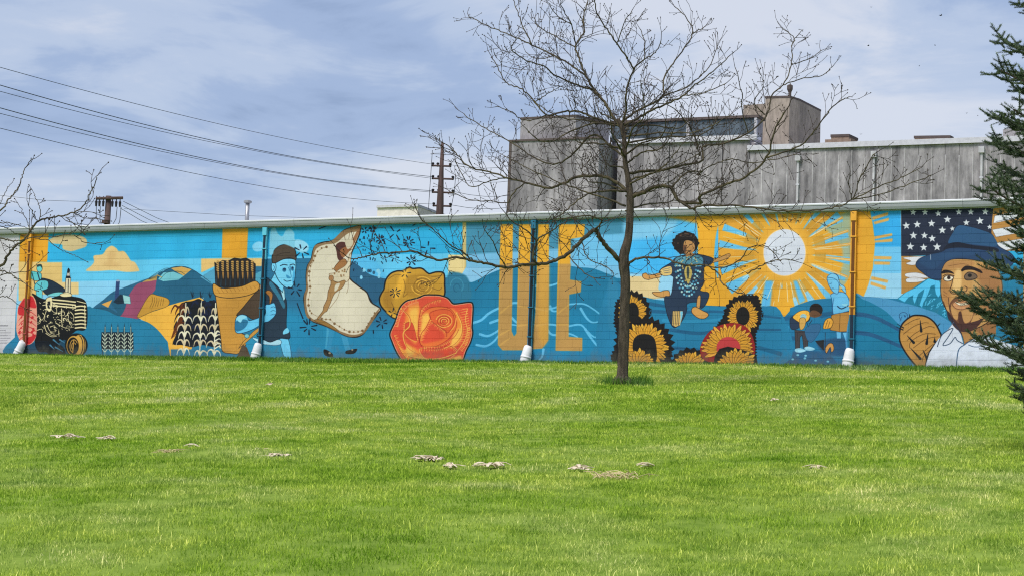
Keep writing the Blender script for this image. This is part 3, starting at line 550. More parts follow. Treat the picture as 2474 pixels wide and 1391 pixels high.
def paint_jumper():
    crop(1460, 500, 3.4786)
    P([(200, 60), (960, 60), (960, 600), (200, 600)], (84, 182, 236), sm=False); P([(200, 60), (600, 60), (560, 220), (420, 260), (200, 300)], (128, 196, 236), blur=4); P([(190, 300), (560, 300), (600, 420), (560, 560), (190, 580)], (66, 180, 244), blur=5); P([(200, 560), (620, 560), (620, 830), (200, 760)], (150, 206, 240), sm=False, blur=2)
    P([(190, 584), (470, 584), (455, 690), (520, 760), (400, 775), (190, 720)], (226, 200, 150), sm=False, blur=1)
    P([(520, 80), (840, 76), (800, 140), (640, 110)], (224, 164, 60), blur=3); P([(790, 76), (960, 76), (940, 240), (930, 330), (925, 480), (960, 620), (1010, 720), (1040, 830), (830, 830), (790, 560), (790, 260)], (232, 168, 48), blur=1)
    P([(40, 640), (200, 712), (400, 770), (520, 786), (700, 812), (900, 828), (1100, 836), (1250, 850), (1480, 870), (1480, 1340), (40, 1340)], (34, 124, 168))
    P([(40, 600), (120, 690), (130, 1000), (40, 1000)], (44, 128, 170), blur=2)
    for c in ([(360, 870), (520, 880), (760, 880), (1000, 880), (1480, 930)], [(380, 810), (500, 830), (700, 850)], [(560, 1030), (800, 1060), (1000, 1030), (1480, 1030)], [(560, 1180), (700, 1190), (820, 1200)]): S(c, 9, (30, 96, 138), 5)
    S([(500, 950), (700, 960), (900, 950), (1040, 930)], 9, (44, 140, 186), 5); S([(1300, 1180), (1480, 1230)], 10, (30, 100, 140))
    # jumping figure
    SK, DB = (206, 150, 84), (38, 56, 82)
    P([(320, 570), (350, 556), (372, 572), (420, 568), (470, 556), (478, 588), (420, 600), (370, 612), (332, 600)], SK, (40, 26, 22), 1.1); P([(890, 440), (960, 430), (1040, 396), (1060, 410), (1030, 436), (960, 460), (900, 470)], (190, 142, 84), (40, 26, 22), 1.)
    P([(404, 716), (470, 712), (500, 702), (544, 704), (548, 750), (500, 756), (440, 748)], SK, (40, 26, 22), 1.1)
    P([(560, 470), (600, 430), (660, 410), (780, 400), (880, 420), (915, 440), (900, 480), (840, 510), (836, 640), (806, 700), (870, 716), (880, 750), (850, 820), (812, 850), (790, 800), (700, 810), (690, 880), (650, 960), (600, 1010), (566, 990), (530, 900), (506, 760), (560, 740), (580, 620), (570, 580), (470, 560), (480, 520)], DB, (20, 26, 40), 1.3)
    P([(470, 552), (486, 520), (560, 500), (566, 566), (500, 580)], (224, 190, 120), (30, 40, 60), .9); 
    for k in range(3): S([(490+8*k, 528+14*k), (556, 514+18*k)], 1.1, (60, 80, 110))
    S([(470, 580), (510, 594), (545, 584)], 2, (150, 210, 235))
    for ln in range(3):
        for i in range(16):
            t = i/15; a = math.radians(180-180*t); x = 705+(104-18*ln)*math.cos(a); y = 500+((250-36*ln) if True else 0)*math.sin(a)
            if (x-705)**2 > 1: P(ell(x, y-4, 9, 9), [(126, 200, 226), (70, 140, 176), (176, 214, 214)][(i+ln) % 3])
    P([(600, 440), (660, 416), (790, 410), (830, 440), (820, 490), (760, 480), (705, 500), (640, 480), (600, 500)], (78, 136, 160)); 
    for k in range(40): P(ell(mrng.uniform(606, 812), mrng.uniform(420, 500), 6, 5), mrng.choice([(150, 200, 210), (210, 190, 120), (36, 60, 90), (110, 180, 200)]))
    for k in range(26):
        t = mrng.random(); y = 500+t*170; P(ell(705+mrng.uniform(-1, 1)*(60-50*t), y, 6, 7), mrng.choice([(206, 180, 96), (150, 190, 196), (40, 70, 90)]))
    P([(688, 500), (722, 500), (740, 560), (706, 650), (672, 560)], (196, 172, 96), (30, 40, 60), .9); P([(698, 510), (712, 510), (716, 560), (706, 610), (694, 560)], (60, 70, 70))
    P([(576, 870), (660, 870), (664, 900), (640, 990), (600, 1006), (570, 990)], (226, 186, 110), (20, 26, 40), 1, sm=False)
    for k in range(5): S([(588+15*k, 874), (582+14*k, 990)], 1.3, (60, 60, 70) if k < 4 else (120, 200, 236), sm=False)
    P([(640, 876), (662, 876), (660, 910), (644, 960)], (120, 196, 230), sm=False)
    P([(784, 760), (806, 740), (810, 780), (800, 850), (776, 850)], SK, (40, 26, 22), .9); P([(738, 850), (770, 838), (830, 870), (870, 890), (874, 912), (840, 936), (790, 930), (740, 890)], (214, 156, 84), (40, 26, 22), 1.2)
    P(ell(688, 306, 104, 94), (32, 26, 28))
    for k in range(40):
        a = mrng.uniform(0, 6.28); P(ell(688+98*math.cos(a)*mrng.uniform(.8, 1.06), 306+88*math.sin(a)*mrng.uniform(.8, 1.06), 16, 14), (32, 26, 28))
    for k in range(18): a = mrng.uniform(2.4, 6.8); P(ell(688+70*math.cos(a), 290+60*math.sin(a), 6, 5), (96, 70, 56))
    P([(672, 300), (700, 284), (740, 296), (762, 330), (756, 370), (720, 404), (690, 400), (668, 370)], (192, 140, 86)); P([(664, 330), (690, 330), (690, 390), (668, 372)], (120, 78, 54)); S([(716, 320), (740, 318)], 1.3, (50, 30, 26)); S([(740, 330), (752, 352), (736, 358)], 1., (90, 54, 36)); S([(706, 376), (736, 374)], 1.4, (90, 44, 36)); P([(690, 400), (740, 390), (760, 410), (690, 420)], (170, 120, 76))
    # sunflowers
    spiky([(60, 1260), (100, 1180), (120, 1100), (90, 960), (100, 820), (150, 750), (230, 725), (350, 800), (370, 950), (500, 1020), (555, 1180), (560, 1320), (80, 1320)], (24, 20, 22))
    sunflower(240, 885, 52, 84, 126, 150, 22, 0, 360)
    sunflower(335, 1170, 96, 100, 208, 210, 20, 150, 395); P([(250, 1110), (310, 1066), (400, 1080), (436, 1150), (436, 1290), (340, 1240), (250, 1200)], (26, 24, 26))
    sunflower(300, 1325, 6, 6, 140, 140, 9, 186, 354, back=False)
    spiky([(830, 1200), (910, 1060), (980, 960), (1030, 880), (1075, 790), (1150, 745), (1290, 746), (1320, 860), (1310, 960), (1270, 1060), (1270, 1330), (900, 1330)], (24, 20, 22))
    sunflower(1166, 915, 56, 78, 136, 146, 24, 0, 360)
    sunflower(725, 1335, 6, 6, 140, 128, 9, 186, 354)
    P([(806, 1200), (870, 1060), (1000, 984), (1140, 980), (1230, 1050), (1270, 1200), (1200, 1300), (880, 1300)], (150, 34, 36)); sunflower(1045, 1180, 100, 90, 226, 200, 20, 160, 380, disc=(196, 62, 66), back=False, yl=(238, 170, 66))
    P([(930, 1250), (970, 1190), (1040, 1170), (1130, 1190), (1200, 1210), (1280, 1250), (1290, 1330), (920, 1330)], (24, 20, 22), sm=False)
    sunflower(1110, 1345, 6, 6, 186, 166, 11, 188, 352, back=False)

def paint_sun():
    crop(1720, 490, 3.393)
    cx, cy = 597, 410
    P([(40, 60), (1430, 60), (1430, 880), (40, 880)], (86, 184, 240), sm=False); P([(1320, 380), (1620, 380), (1560, 900), (1200, 900)], (146, 204, 242), sm=False, blur=3)
    for a in range(-40, 60, 16):
        c, s = math.cos(math.radians(a)), math.sin(math.radians(a))
        for o in (-14, 16): S([(cx+720*c-o*s, cy+780*s+o*c), (cx+930*c-o*s, cy+1000*s+o*c)], 7, (226, 178, 92), sm=False)
    P(ell(cx, cy, 736, 800), YL)
    P(ell(cx, cy, 540, 560), (104, 190, 236)); P(ell(cx, cy+210, 330, 330), (150, 206, 240), blur=10, al=.6)
    for i in range(20):
        a = 18*i-4; c, s = math.cos(math.radians(a)), math.sin(math.radians(a))
        for o, w in ((0, 62),):
            def q(r, t): return (cx+r*c-t*s, cy+1.08*(r*s+t*c))
            big = i % 5 in (0, 2)
            P([q(180, -w*.48), q(330, -w*.64), q(560, -w*(1.3 if big else .6)), q(560, w*(1.3 if big else .6)), q(330, w*.64), q(180, w*.48)], YL if i % 2 else (224, 160, 54), sm=False, blur=.8)
            S([q(250, -w*.1), q(520, -w*.05)], 1.6, (206, 200, 160) if i % 3 else (236, 226, 190), 1.0); S([q(230, w*.72), q(420, w*.86)], 1.2, (226, 226, 206), .6)
    P([(880, 180), (1140, 60), (1140, 700), (1000, 720), (1080, 500), (1070, 380), (1010, 280)], (110, 190, 232), sm=False, blur=3, al=.55)
    for a in (-30, -18, -7, 6, 20):
        c, s = math.cos(math.radians(a)), math.sin(math.radians(a)); S([(cx+300*c, cy+320*s), (cx+540*c, cy+570*s)], 5.4, (226, 170, 72), 6.5); S([(cx+220*c, cy+240*s), (cx+540*c, cy+580*s)], 1.3, (226, 220, 190))
    for a in (22, 40, 150, 200, 215, 330):
        c, s = math.cos(math.radians(a)), math.sin(math.radians(a)); S([(cx+200*c, cy+215*s), (cx+400*c, cy+420*s)], 1.2, (238, 234, 214))
    def ring(r0, r1, a0, a1, col, al): P(ell(cx, cy, r1, r1*1.1, n=14, a0=a0, a1=a1)+ell(cx, cy, r0, r0*1.1, n=14, a0=a1, a1=a0), col, sm=False, al=al)
    for a in range(0, 360, 24): ring(250, 340, a, a+13, (206, 152, 52), .75)
    P(ell(cx, cy, 236, 258), (234, 172, 60), blur=4); P(ell(cx, cy, 186, 206), (238, 180, 76), blur=3)
    P([(520, 860), (640, 850), (640, 880), (590, 944), (576, 944)], YL, sm=False); P([(500, 700), (660, 700), (645, 870), (520, 870)], YL, sm=False)
    P([(1146, 60), (1316, 60), (1330, 330), (1310, 560), (1250, 770), (1060, 800), (1040, 740), (1110, 640), (1146, 560)], YL, sm=False, blur=1)
    P([(440, 640), (500, 640), (480, 850), (400, 850)], (94, 184, 236), sm=False, blur=2); P([(668, 640), (700, 640), (770, 800), (720, 830)], (94, 184, 236), sm=False, blur=2)
    for a in (62, 78, 86, 98, 112, 126): c, s = math.cos(math.radians(a)), math.sin(math.radians(a)); S([(cx+230*c, cy+250*s), (cx+380*c, cy+400*s)], 1.3, (236, 232, 206))
    P(ell(cx, cy, 175, 193), (250, 214, 160)); P(ell(cx, cy, 170, 188), (216, 220, 236))
    # hills under the sun
    P([(380, 880), (520, 872), (640, 860), (720, 830), (830, 796), (960, 782), (1150, 780), (1280, 764), (1400, 770), (1700, 830), (1700, 1340), (380, 1340)], (32, 118, 164)); P([(520, 850), (645, 850), (640, 884), (588, 944), (574, 940), (524, 880)], YL, sm=False)
    P([(1170, 800), (1260, 764), (1340, 768), (1500, 800), (1660, 860), (1700, 960), (1500, 900), (1300, 800)], (66, 140, 190))
    for c in ([(400, 950), (560, 950), (700, 930)], [(900, 920), (1000, 900)], [(1180, 910), (1290, 930), (1430, 990)], [(400, 1110), (560, 1100), (700, 1110)], [(1180, 1060), (1300, 1080), (1430, 1130)]): S(c, 13, (28, 94, 138), 9)
    S([(420, 1020), (620, 1020)], 10, (44, 138, 186)); P([(560, 1330), (600, 1250), (700, 1210), (840, 1210), (960, 1240), (1000, 1330)], (40, 92, 134), blur=2); P([(400, 1270), (470, 1290), (480, 1340), (380, 1340)], (40, 92, 134), blur=3)
    P([(860, 1150), (920, 1120), (1090, 1110), (1100, 1240), (940, 1240)], (40, 84, 124), blur=2)
    for x, y in ((664, 1280), (764, 1272), (852, 1290), (952, 1298), (705, 1245), (770, 1250)): P(ell(x, y, 11, 8), (120, 190, 216))
    # child with a watering can, and a girl
    P([(640, 960), (660, 930), (720, 890), (770, 880), (800, 900), (800, 960), (740, 990), (700, 1030), (650, 1030)], (40, 56, 82), (20, 26, 40), 1); P([(664, 930), (720, 886), (780, 880), (806, 910), (790, 960), (740, 984), (690, 960)], (238, 178, 66), (60, 40, 20), 1); P(ell(752, 930, 26, 22), (150, 190, 200)); P([(720, 950), (760, 940), (770, 980), (750, 1030), (722, 1030)], (206, 160, 84), (60, 40, 20), .8)
    P([(680, 1040), (770, 1050), (790, 1110), (784, 1190), (754, 1190), (740, 1080), (722, 1100), (720, 1192), (686, 1192)], (66, 62, 68), (24, 26, 30), 1, sm=False)
    P([(684, 1196), (730, 1190), (772, 1210), (730, 1224), (690, 1220)], (160, 214, 238)); P([(762, 1182), (800, 1176), (846, 1194), (820, 1208), (770, 1204)], (160, 214, 238))
    P([(800, 900), (830, 880), (890, 890), (900, 920), (850, 936), (810, 930)], (112, 78, 54)); P(ell(856, 874, 54, 50, rot=20), (36, 28, 28)); P([(810, 890), (846, 880), (888, 904), (880, 930), (830, 936)], (104, 72, 52))
    P([(762, 1050), (800, 1000), (880, 990), (888, 1040), (830, 1130), (790, 1130)], (52, 104, 148), (30, 66, 100), .8); P([(848, 1130), (920, 1120), (920, 1210), (880, 1170)], (36, 40, 48), sm=False); S([(820, 960), (800, 990)], 1.6, (30, 40, 60)); S([(780, 980), (790, 1010)], 1.4, (30, 40, 60))
    P([(930, 1190), (960, 1150), (992, 1154), (1000, 1200), (980, 1220), (970, 1180), (940, 1230)], (208, 150, 84), (40, 30, 26), 1); S([(930, 1060), (930, 1220)], 1.2, (40, 46, 60))
    GB = (108, 190, 238)
    P([(1020, 1050), (1060, 1050), (1060, 1110), (1024, 1110)], GB, (28, 70, 120), .8, sm=False); P([(1070, 1060), (1130, 1050), (1126, 1160), (1120, 1230), (1080, 1240), (1104, 1200), (1092, 1120)], GB, (28, 70, 120), 1, sm=False)
    P([(980, 920), (1020, 900), (1130, 890), (1136, 1050), (1050, 1054), (970, 1040)], (190, 136, 66), (60, 44, 34), 1.1, sm=False); S([(1052, 910), (1044, 1050)], 1, (90, 60, 34))
    P([(976, 750), (1040, 730), (1092, 740), (1120, 780), (1138, 850), (1130, 880), (1020, 906), (990, 900), (986, 800)], GB, (28, 70, 120), 1.1); S([(1030, 846), (1064, 866), (1116, 840)], 2.6, (30, 60, 90)); P([(1064, 830), (1110, 826), (1104, 850)], (140, 210, 240)); S([(1000, 780), (990, 850), (996, 910)], 1, (28, 70, 120))
    P([(946, 610), (980, 584), (1020, 586), (1040, 620), (1042, 680), (1034, 740), (1000, 734), (966, 690), (950, 650)], (116, 196, 240), (28, 70, 120), 1.1); P([(946, 610), (985, 580), (1030, 600), (1050, 660), (1090, 690), (1098, 740), (1060, 700), (1036, 650), (1000, 620)], (128, 200, 238), (28, 70, 120), 1); S([(966, 664), (984, 660)], 1, (20, 50, 90)); S([(985, 700), (1000, 702)], 1, (20, 50, 90)); S([(1050, 690), (1066, 700)], 2, (230, 200, 130))
    P([(912, 1020), (930, 960), (970, 940), (994, 970), (976, 1020), (930, 1030)], (236, 170, 66), (60, 44, 24), 1.2); S([(950, 960), (930, 1020)], 1.4, (120, 80, 30)); S([(968, 970), (950, 1024)], 1.2, (120, 80, 30))

def paint_portrait():
    crop(2050, 480, 3.3113)
    P([(60, 80), (424, 80), (424, 420), (60, 420)], (56, 176, 244), sm=False, al=.0)
    P([(160, 80), (424, 80), (424, 390), (200, 390)], (52, 172, 240), sm=False); P([(200, 388), (424, 388), (430, 600), (180, 600)], (112, 196, 244), sm=False); P([(130, 598), (430, 598), (440, 800), (120, 790)], (154, 210, 244), sm=False)
    P([(60, 80), (170, 80), (196, 210), (214, 360), (196, 560), (160, 690), (120, 790), (40, 800), (40, 80)], YL, sm=False, blur=1)
    for q in ([(190, 150), (320, 110), (318, 136), (194, 176)], [(200, 190), (326, 156), (322, 180), (210, 210)], [(206, 306), (350, 280), (352, 300), (206, 330)], [(206, 340), (356, 322), (352, 348), (206, 356)], [(206, 462), (346, 466), (344, 490), (206, 488)], [(206, 504), (334, 508), (332, 532), (206, 530)], [(186, 622), (320, 654), (314, 676), (180, 648)], [(180, 664), (304, 704), (296, 726), (176, 690)]): P(q, (222, 172, 92), sm=False, blur=.8)
    S([(420, 80), (424, 400), (430, 780)], 1.4, (206, 222, 236))
    P([(40, 800), (130, 784), (240, 790), (330, 806), (420, 830), (560, 860), (700, 910), (830, 1010), (860, 1340), (40, 1340)], (74, 148, 198))
    P([(30, 800), (120, 806), (200, 840), (300, 900), (380, 980), (440, 1060), (500, 1340), (30, 1340)], (24, 120, 160))
    for c in ([(50, 922), (140, 930), (240, 960), (340, 1010), (410, 1050)], [(50, 1068), (160, 1080), (280, 1120), (420, 1180)]): S(c, 11, (36, 90, 134), 8)
    P([(30, 1260), (110, 1290), (200, 1310), (200, 1350), (30, 1350)], (40, 84, 110), blur=4, al=.7)
    # flag
    P([(424, 86), (1150, 76), (1172, 124), (1150, 160), (1144, 300), (1100, 420), (700, 450), (424, 462)], (36, 44, 66), (20, 24, 36), 1, sm=False)
    R(424, 462, 760, 760, (182, 132, 66))
    for q in ([(436, 474), (600, 462), (680, 452), (640, 500), (520, 534), (460, 520), (500, 500)], [(460, 600), (560, 594), (640, 630), (600, 636), (470, 628)], [(466, 640), (540, 630), (620, 650), (560, 668), (470, 670)]): P(q, (222, 222, 232), (96, 70, 46), .7)
    P([(1160, 80), (1404, 60), (1404, 420), (1140, 420), (1148, 200)], (186, 134, 70), sm=False); P([(1400, 60), (2200, 0), (2200, 1340), (1400, 1340)], (186, 134, 70), sm=False)
    for q in ([(1170, 140), (1404, 90), (1700, 40), (1700, 100), (1404, 150), (1160, 200)], [(1150, 250), (1300, 226), (1404, 200), (1700, 120), (1700, 220), (1404, 270), (1180, 310)], [(1160, 360), (1700, 270), (1700, 350), (1160, 430)]): P(q, (224, 226, 236), (80, 64, 54), .7, sm=False)
    S([(1180, 186), (1300, 164), (1400, 136)], 1, (90, 90, 110))
    for x, y, r in ((519, 112, 28), (614, 112, 28), (719, 122, 28), (884, 110, 28), (980, 110, 28), (1096, 108, 30), (793, 170, 32), (464, 220, 33), (551, 210, 32), (666, 202, 32), (752, 256, 33), (944, 196, 28), (1053, 182, 33), (521, 298, 33), (609, 298, 30), (671, 322, 32), (496, 386, 34), (603, 394, 32), (710, 390, 35), (832, 244, 22), (1130, 230, 22)): star(x, y, r, (216, 220, 228), mrng.uniform(-6, 6))
    # mountain
    P([(384, 806), (440, 760), (520, 716), (600, 660), (640, 640), (740, 656), (800, 700), (840, 1000), (780, 960), (700, 910), (580, 870), (450, 830)], (28, 122, 158), sm=False)
    P([(400, 800), (460, 750), (540, 712), (600, 672), (640, 642), (720, 650), (760, 720), (720, 790), (700, 760), (690, 690), (660, 700), (630, 780), (600, 830), (590, 870), (570, 850), (600, 760), (610, 720), (560, 760), (530, 840), (516, 800), (520, 770), (480, 790), (450, 826)], (88, 196, 246), sm=False)
    for k in range(26): x = mrng.uniform(600, 780); y = mrng.uniform(760, 960)*.5+x*.62-10; S([(x, y), (x+mrng.uniform(4, 22), y-mrng.uniform(6, 26))], 2.2, (94, 196, 240), .8)
    # cactus leaf
    P([(500, 940), (560, 930), (630, 944), (690, 990), (730, 1060), (740, 1100), (700, 1150), (640, 1240), (610, 1350), (560, 1350), (480, 1260), (420, 1160), (408, 1080), (430, 1000)], (192, 140, 72), (26, 24, 30), 3.6)
    for c in ([(450, 1010), (520, 970), (570, 956)], [(440, 1080), (520, 1020), (600, 990), (640, 990)], [(470, 1130), (540, 1070), (640, 1020), (690, 1030)], [(490, 1190), (500, 1140), (600, 1080), (700, 1080)], [(520, 1190), (620, 1120), (720, 1100)], [(570, 1250), (640, 1190), (680, 1160)], [(590, 1300), (600, 1260), (640, 1220)]): S(c, 1.3, (92, 62, 32))
    for c in ([(574, 970), (582, 1056)], [(636, 1076), (626, 1156)], [(470, 1092), (522, 1148)], [(496, 1190), (574, 1276)], [(596, 1206), (630, 1280)], [(690, 1110), (690, 1140)]): S(c, 1, BLK, 6.4, sm=False)
    for c in ([(440, 1030), (392, 1000)], [(436, 1046), (380, 1020)], [(710, 1020), (734, 994)], [(490, 940), (490, 918)]): S(c, 3, BLK, .8, sm=False)
    S(ell(440, 936, 34, 30, n=14, a0=120, a1=400), 1.1, (30, 60, 100)); S([(412, 950), (420, 976)], 1, (30, 60, 100)); S([(428, 940), (424, 952)], 1.3, (30, 60, 100)); S([(446, 930), (452, 944), (460, 932)], 1.3, (30, 60, 100))
    # shirt
    P([(612, 1350), (650, 1230), (720, 1120), (800, 1040), (836, 990), (900, 1080), (920, 1160), (1050, 1080), (1200, 1130), (1420, 1200), (1900, 1330), (1900, 1360), (612, 1360)], (214, 220, 236), sm=False)
    # face and neck
    P([(870, 960), (1080, 940), (1190, 900), (1180, 1080), (1046, 1096), (928, 1164), (906, 1080)], (150, 104, 66), sm=False); P([(900, 1050), (1000, 1040), (1060, 1080), (930, 1150)], (176, 128, 76), sm=False)
    F = [(746, 520), (800, 490), (900, 484), (1050, 500), (1180, 560), (1230, 700), (1200, 860), (1120, 980), (1000, 1040), (900, 1030), (830, 970), (790, 900), (756, 830), (738, 740), (742, 640)]
    P(F, (196, 148, 90), (40, 28, 26), 2)
    P([(750, 520), (900, 500), (1010, 510), (960, 560), (860, 560), (760, 570)], (182, 132, 82), blur=2); P([(1030, 560), (1180, 560), (1230, 700), (1190, 880), (1100, 960), (1060, 800), (1040, 660)], (168, 118, 76), blur=4)
    P([(744, 640), (800, 680), (820, 760), (800, 860), (760, 820)], (178, 126, 74), blur=3); P([(860, 580), (900, 580), (900, 720), (850, 740), (830, 700)], (226, 184, 124), blur=2); P([(1000, 660), (1060, 700), (1060, 780), (1000, 760)], (206, 160, 104), blur=4)
    P([(806, 860), (840, 800), (900, 776), (980, 776), (1020, 820), (1010, 900), (970, 1000), (900, 1030), (830, 960)], (112, 72, 52)); P([(836, 830), (900, 800), (980, 796), (1000, 830), (980, 870), (960, 960), (920, 980), (904, 920), (884, 920), (870, 970), (838, 940), (820, 880)], (190, 140, 86))
    P([(836, 836), (870, 812), (900, 822), (940, 810), (996, 824), (970, 860), (920, 884), (870, 880), (840, 860)], (206, 148, 104), (90, 50, 40), 1.4); P([(848, 820), (900, 834), (990, 824), (960, 844), (890, 852)], (240, 226, 200), (90, 50, 40), .9)
    P([(880, 920), (900, 900), (916, 960), (930, 1010), (890, 1010)], (84, 52, 44)); P([(800, 900), (838, 950), (900, 1000), (1010, 980), (1080, 960), (1000, 1050), (900, 1060), (830, 1000)], (74, 46, 44)); P([(790, 890), (830, 960), (900, 1060), (930, 1150), (900, 1080), (840, 1000), (800, 960)], (52, 46, 62)); P([(912, 900), (960, 880), (1000, 900), (980, 970), (930, 990)], (196, 146, 92)); P([(830, 880), (866, 900), (876, 950), (850, 960), (830, 920)], (200, 150, 94))
    S([(838, 620), (826, 690), (812, 730), (830, 758), (880, 756), (900, 740), (940, 740), (948, 712), (930, 700)], 1.8, (60, 36, 30)); S([(800, 790), (806, 860), (820, 900)], 1.6, (70, 44, 36)); S([(1000, 800), (1020, 840), (1010, 920)], 1.6, (70, 44, 36))
    P([(744, 590), (770, 572), (820, 580), (846, 604), (800, 596), (750, 602)], (36, 26, 28)); P([(904, 570), (940, 540), (1000, 548), (1060, 576), (1070, 600), (1000, 574), (940, 574), (910, 586)], (36, 26, 28))
    P([(760, 640), (790, 616), (840, 628), (820, 656), (780, 660)], (232, 222, 206), (50, 32, 30), 1.6); P(ell(804, 634, 14, 14), (40, 28, 28)); S([(756, 622), (790, 606), (846, 618)], 1.6, (50, 32, 30)); P([(928, 620), (960, 590), (1010, 600), (1030, 630), (990, 650), (940, 650)], (110, 90, 76), (40, 28, 28), 1.6); P(ell(972, 616, 16, 14), (30, 26, 30))
    for c in ([(760, 740), (790, 760)], [(756, 764), (786, 780)], [(800, 540), (900, 524), (960, 530)], [(1040, 700), (1080, 760)]): S(c, 1.1, (120, 80, 50))
    S([(760, 820), (790, 900), (830, 960)], 1.4, (50, 34, 34))
    # hat
    P([(540, 540), (560, 490), (640, 452), (760, 420), (800, 360), (840, 270), (880, 216), (960, 224), (1060, 250), (1150, 290), (1200, 380), (1300, 440), (1330, 500), (1260, 560), (1150, 540), (1050, 500), (940, 484), (850, 484), (780, 510), (744, 580), (738, 650), (660, 640), (590, 590)], (40, 66, 104), (24, 30, 48), 1.3)
    P([(800, 360), (840, 270), (882, 218), (960, 226), (1060, 252), (1150, 292), (1190, 380), (1060, 376), (900, 356)], (46, 86, 128)); P([(560, 500), (650, 456), (780, 430), (900, 420), (1060, 430), (960, 460), (860, 470), (760, 500), (700, 560), (640, 560)], (44, 76, 116), blur=3); P([(760, 410), (800, 366), (880, 352), (1000, 376), (1180, 396), (1190, 430), (1050, 410), (900, 396), (820, 400)], (26, 32, 50)); S([(656, 450), (658, 490)], 1.2, (190, 200, 216))
    # collar lines
    S([(712, 1180), (740, 1100), (780, 1060), (836, 1034), (800, 1100), (756, 1168), (812, 1156), (852, 1106), (870, 1130), (926, 1162)], 1.9, (44, 64, 92)); S([(1046, 1090), (980, 1130), (930, 1164), (880, 1210), (862, 1350)], 2.3, (52, 84, 120)); S([(960, 1166), (1010, 1182), (1090, 1176)], 1.6, (60, 84, 116)); S([(840, 986), (800, 1040)], 1.2, (100, 120, 150))
    S([(640, 1230), (780, 1226)], .8, (180, 188, 208)); S([(640, 1300), (1300, 1280)], .8, (180, 188, 208))

def paint_mural():
    paint_sky(); paint_farm(); paint_dancer_ground(); paint_corn(); paint_dancer(); paint_letters(); paint_roses(); paint_sun(); paint_portrait(); paint_jumper()

# ---------------------------------------------------------------- ground: one sheet, the lawn rises to the wall
def build_lawn():
    S_ = np.concatenate([np.array([-900, -500, -250, -120, -70]), np.arange(-50, 46, 1.0), np.array([60, 100, 220, 480, 900])])
    Nn = np.concatenate([np.array([-1200, -700, -300, -100, -30, -6]), np.array([-.4, 0.]), np.arange(.5, 62.5, .75), np.array([63, 80, 150, 400, 900])])
    SS, NN = np.meshgrid(S_, Nn); V = W0+SS[..., None]*WD+NN[..., None]*NRM
    V[..., 2] = gz(V[..., 0], V[..., 1])
    inb = (NN > 1) & (NN < 61)
    V[..., 2] += np.where(inb, .05*np.sin(SS*.31+NN*.17)*np.sin(NN*.23+1)+.03*np.sin(SS*.9+2)*np.sin(NN*.7), 0)
    h, w = SS.shape; idx = np.arange(h*w).reshape(h, w)
    F = np.stack([idx[:-1, :-1], idx[:-1, 1:], idx[1:, 1:], idx[1:, :-1]], -1).reshape(-1, 4)
    # face winding: up
    me = mesh_np('lawn', V.reshape(-1, 3), F[:, ::-1].copy(), True)
    m, nt, b = node_mat('lawn_soil'); N, L = nt.nodes, nt.links
    g = N.new('ShaderNodeNewGeometry'); n = N.new('ShaderNodeTexNoise'); n.inputs['Scale'].default_value = 3.; n.inputs['Detail'].default_value = 8; L.new(g.outputs['Position'], n.inputs['Vector'])
    r = N.new('ShaderNodeValToRGB'); L.new(n.outputs['Fac'], r.inputs[0]); r.color_ramp.elements[0].position = .35; r.color_ramp.elements[0].color = (.13, .21, .03, 1); r.color_ramp.elements[1].position = .65; r.color_ramp.elements[1].color = (.24, .33, .06, 1)
    L.new(r.outputs[0], b.inputs['Base Color']); b.inputs['Roughness'].default_value = 1; b.inputs['Specular IOR Level'].default_value = 0
    o = link('lawn', me, m); tag(o, kind='structure')
    P3 = V.reshape(-1, 3); v = P3-EYE; dep = v@FW; hor = v@CX
    ins = (dep > 5) & (np.abs(hor) < dep*.36+1.6) & (NN.ravel() > .02) & (NN.ravel() < 45)
    for nm, lo, hi in (('near', 6, 17), ('mid', 15.5, 29), ('far', 27, 80)):
        at_ = me.attributes.new('d_'+nm, 'FLOAT', 'POINT')
        d = ins*np.clip((dep-lo)/1.5+1, 0, 1)*np.clip((hi-dep)/1.5, 0, 1); at_.data.foreach_set('value', d.astype(np.float32))
    return o
lawn = build_lawn()

# ---------------------------------------------------------------- materials
paint_mural()
PXM = 120; SA, SB = sz(-240, 700)[0], sz(2740, 700)[0]; SA, SB = math.floor(SA), math.ceil(SB)
def mural_image():
    w, h = int((SB-SA)*PXM), int((WALLH+.2)*PXM)
    s = SA+(np.arange(w)+.5)/PXM; z = -.1+(np.arange(h)+.5)/PXM
    Sg, Zg = np.meshgrid(s, z); Q = W0+Sg[..., None]*WD; Q[..., 2] = Zg; v = Q-EYE; d = v@FW
    X = ((v@CX)/d*FPX+IMW/2-MX0)*MS; Y = (IMH/2-(v@CU)/d*FPX-MY0)*MS
    X = np.clip(X, 0, MWp-1.01); Y = np.clip(Y, 0, MHp-1.01); x0, y0 = X.astype(int), Y.astype(int); fx, fy = (X-x0)[..., None], (Y-y0)[..., None]
    c = (CV[y0, x0]*(1-fx)+CV[y0, x0+1]*fx)*(1-fy)+(CV[y0+1, x0]*(1-fx)+CV[y0+1, x0+1]*fx)*fy
    a = np.ones((h, w, 4), np.float32); a[..., :3] = np.clip(c, 0, 1)
    im = bpy.data.images.new('mural_paint', w, h, alpha=False); im.colorspace_settings.name = 'sRGB'
    im.pixels.foreach_set(a.ravel()); im.update(); im.pack(); return im
ORIGIN = empty('mural_building', tuple(W0))
tag(ORIGIN, 'long low block building painted with a bright blue and yellow mural', 'building')
ORIGIN.rotation_euler = (0, 0, -TH)
bpy.context.view_layer.update()
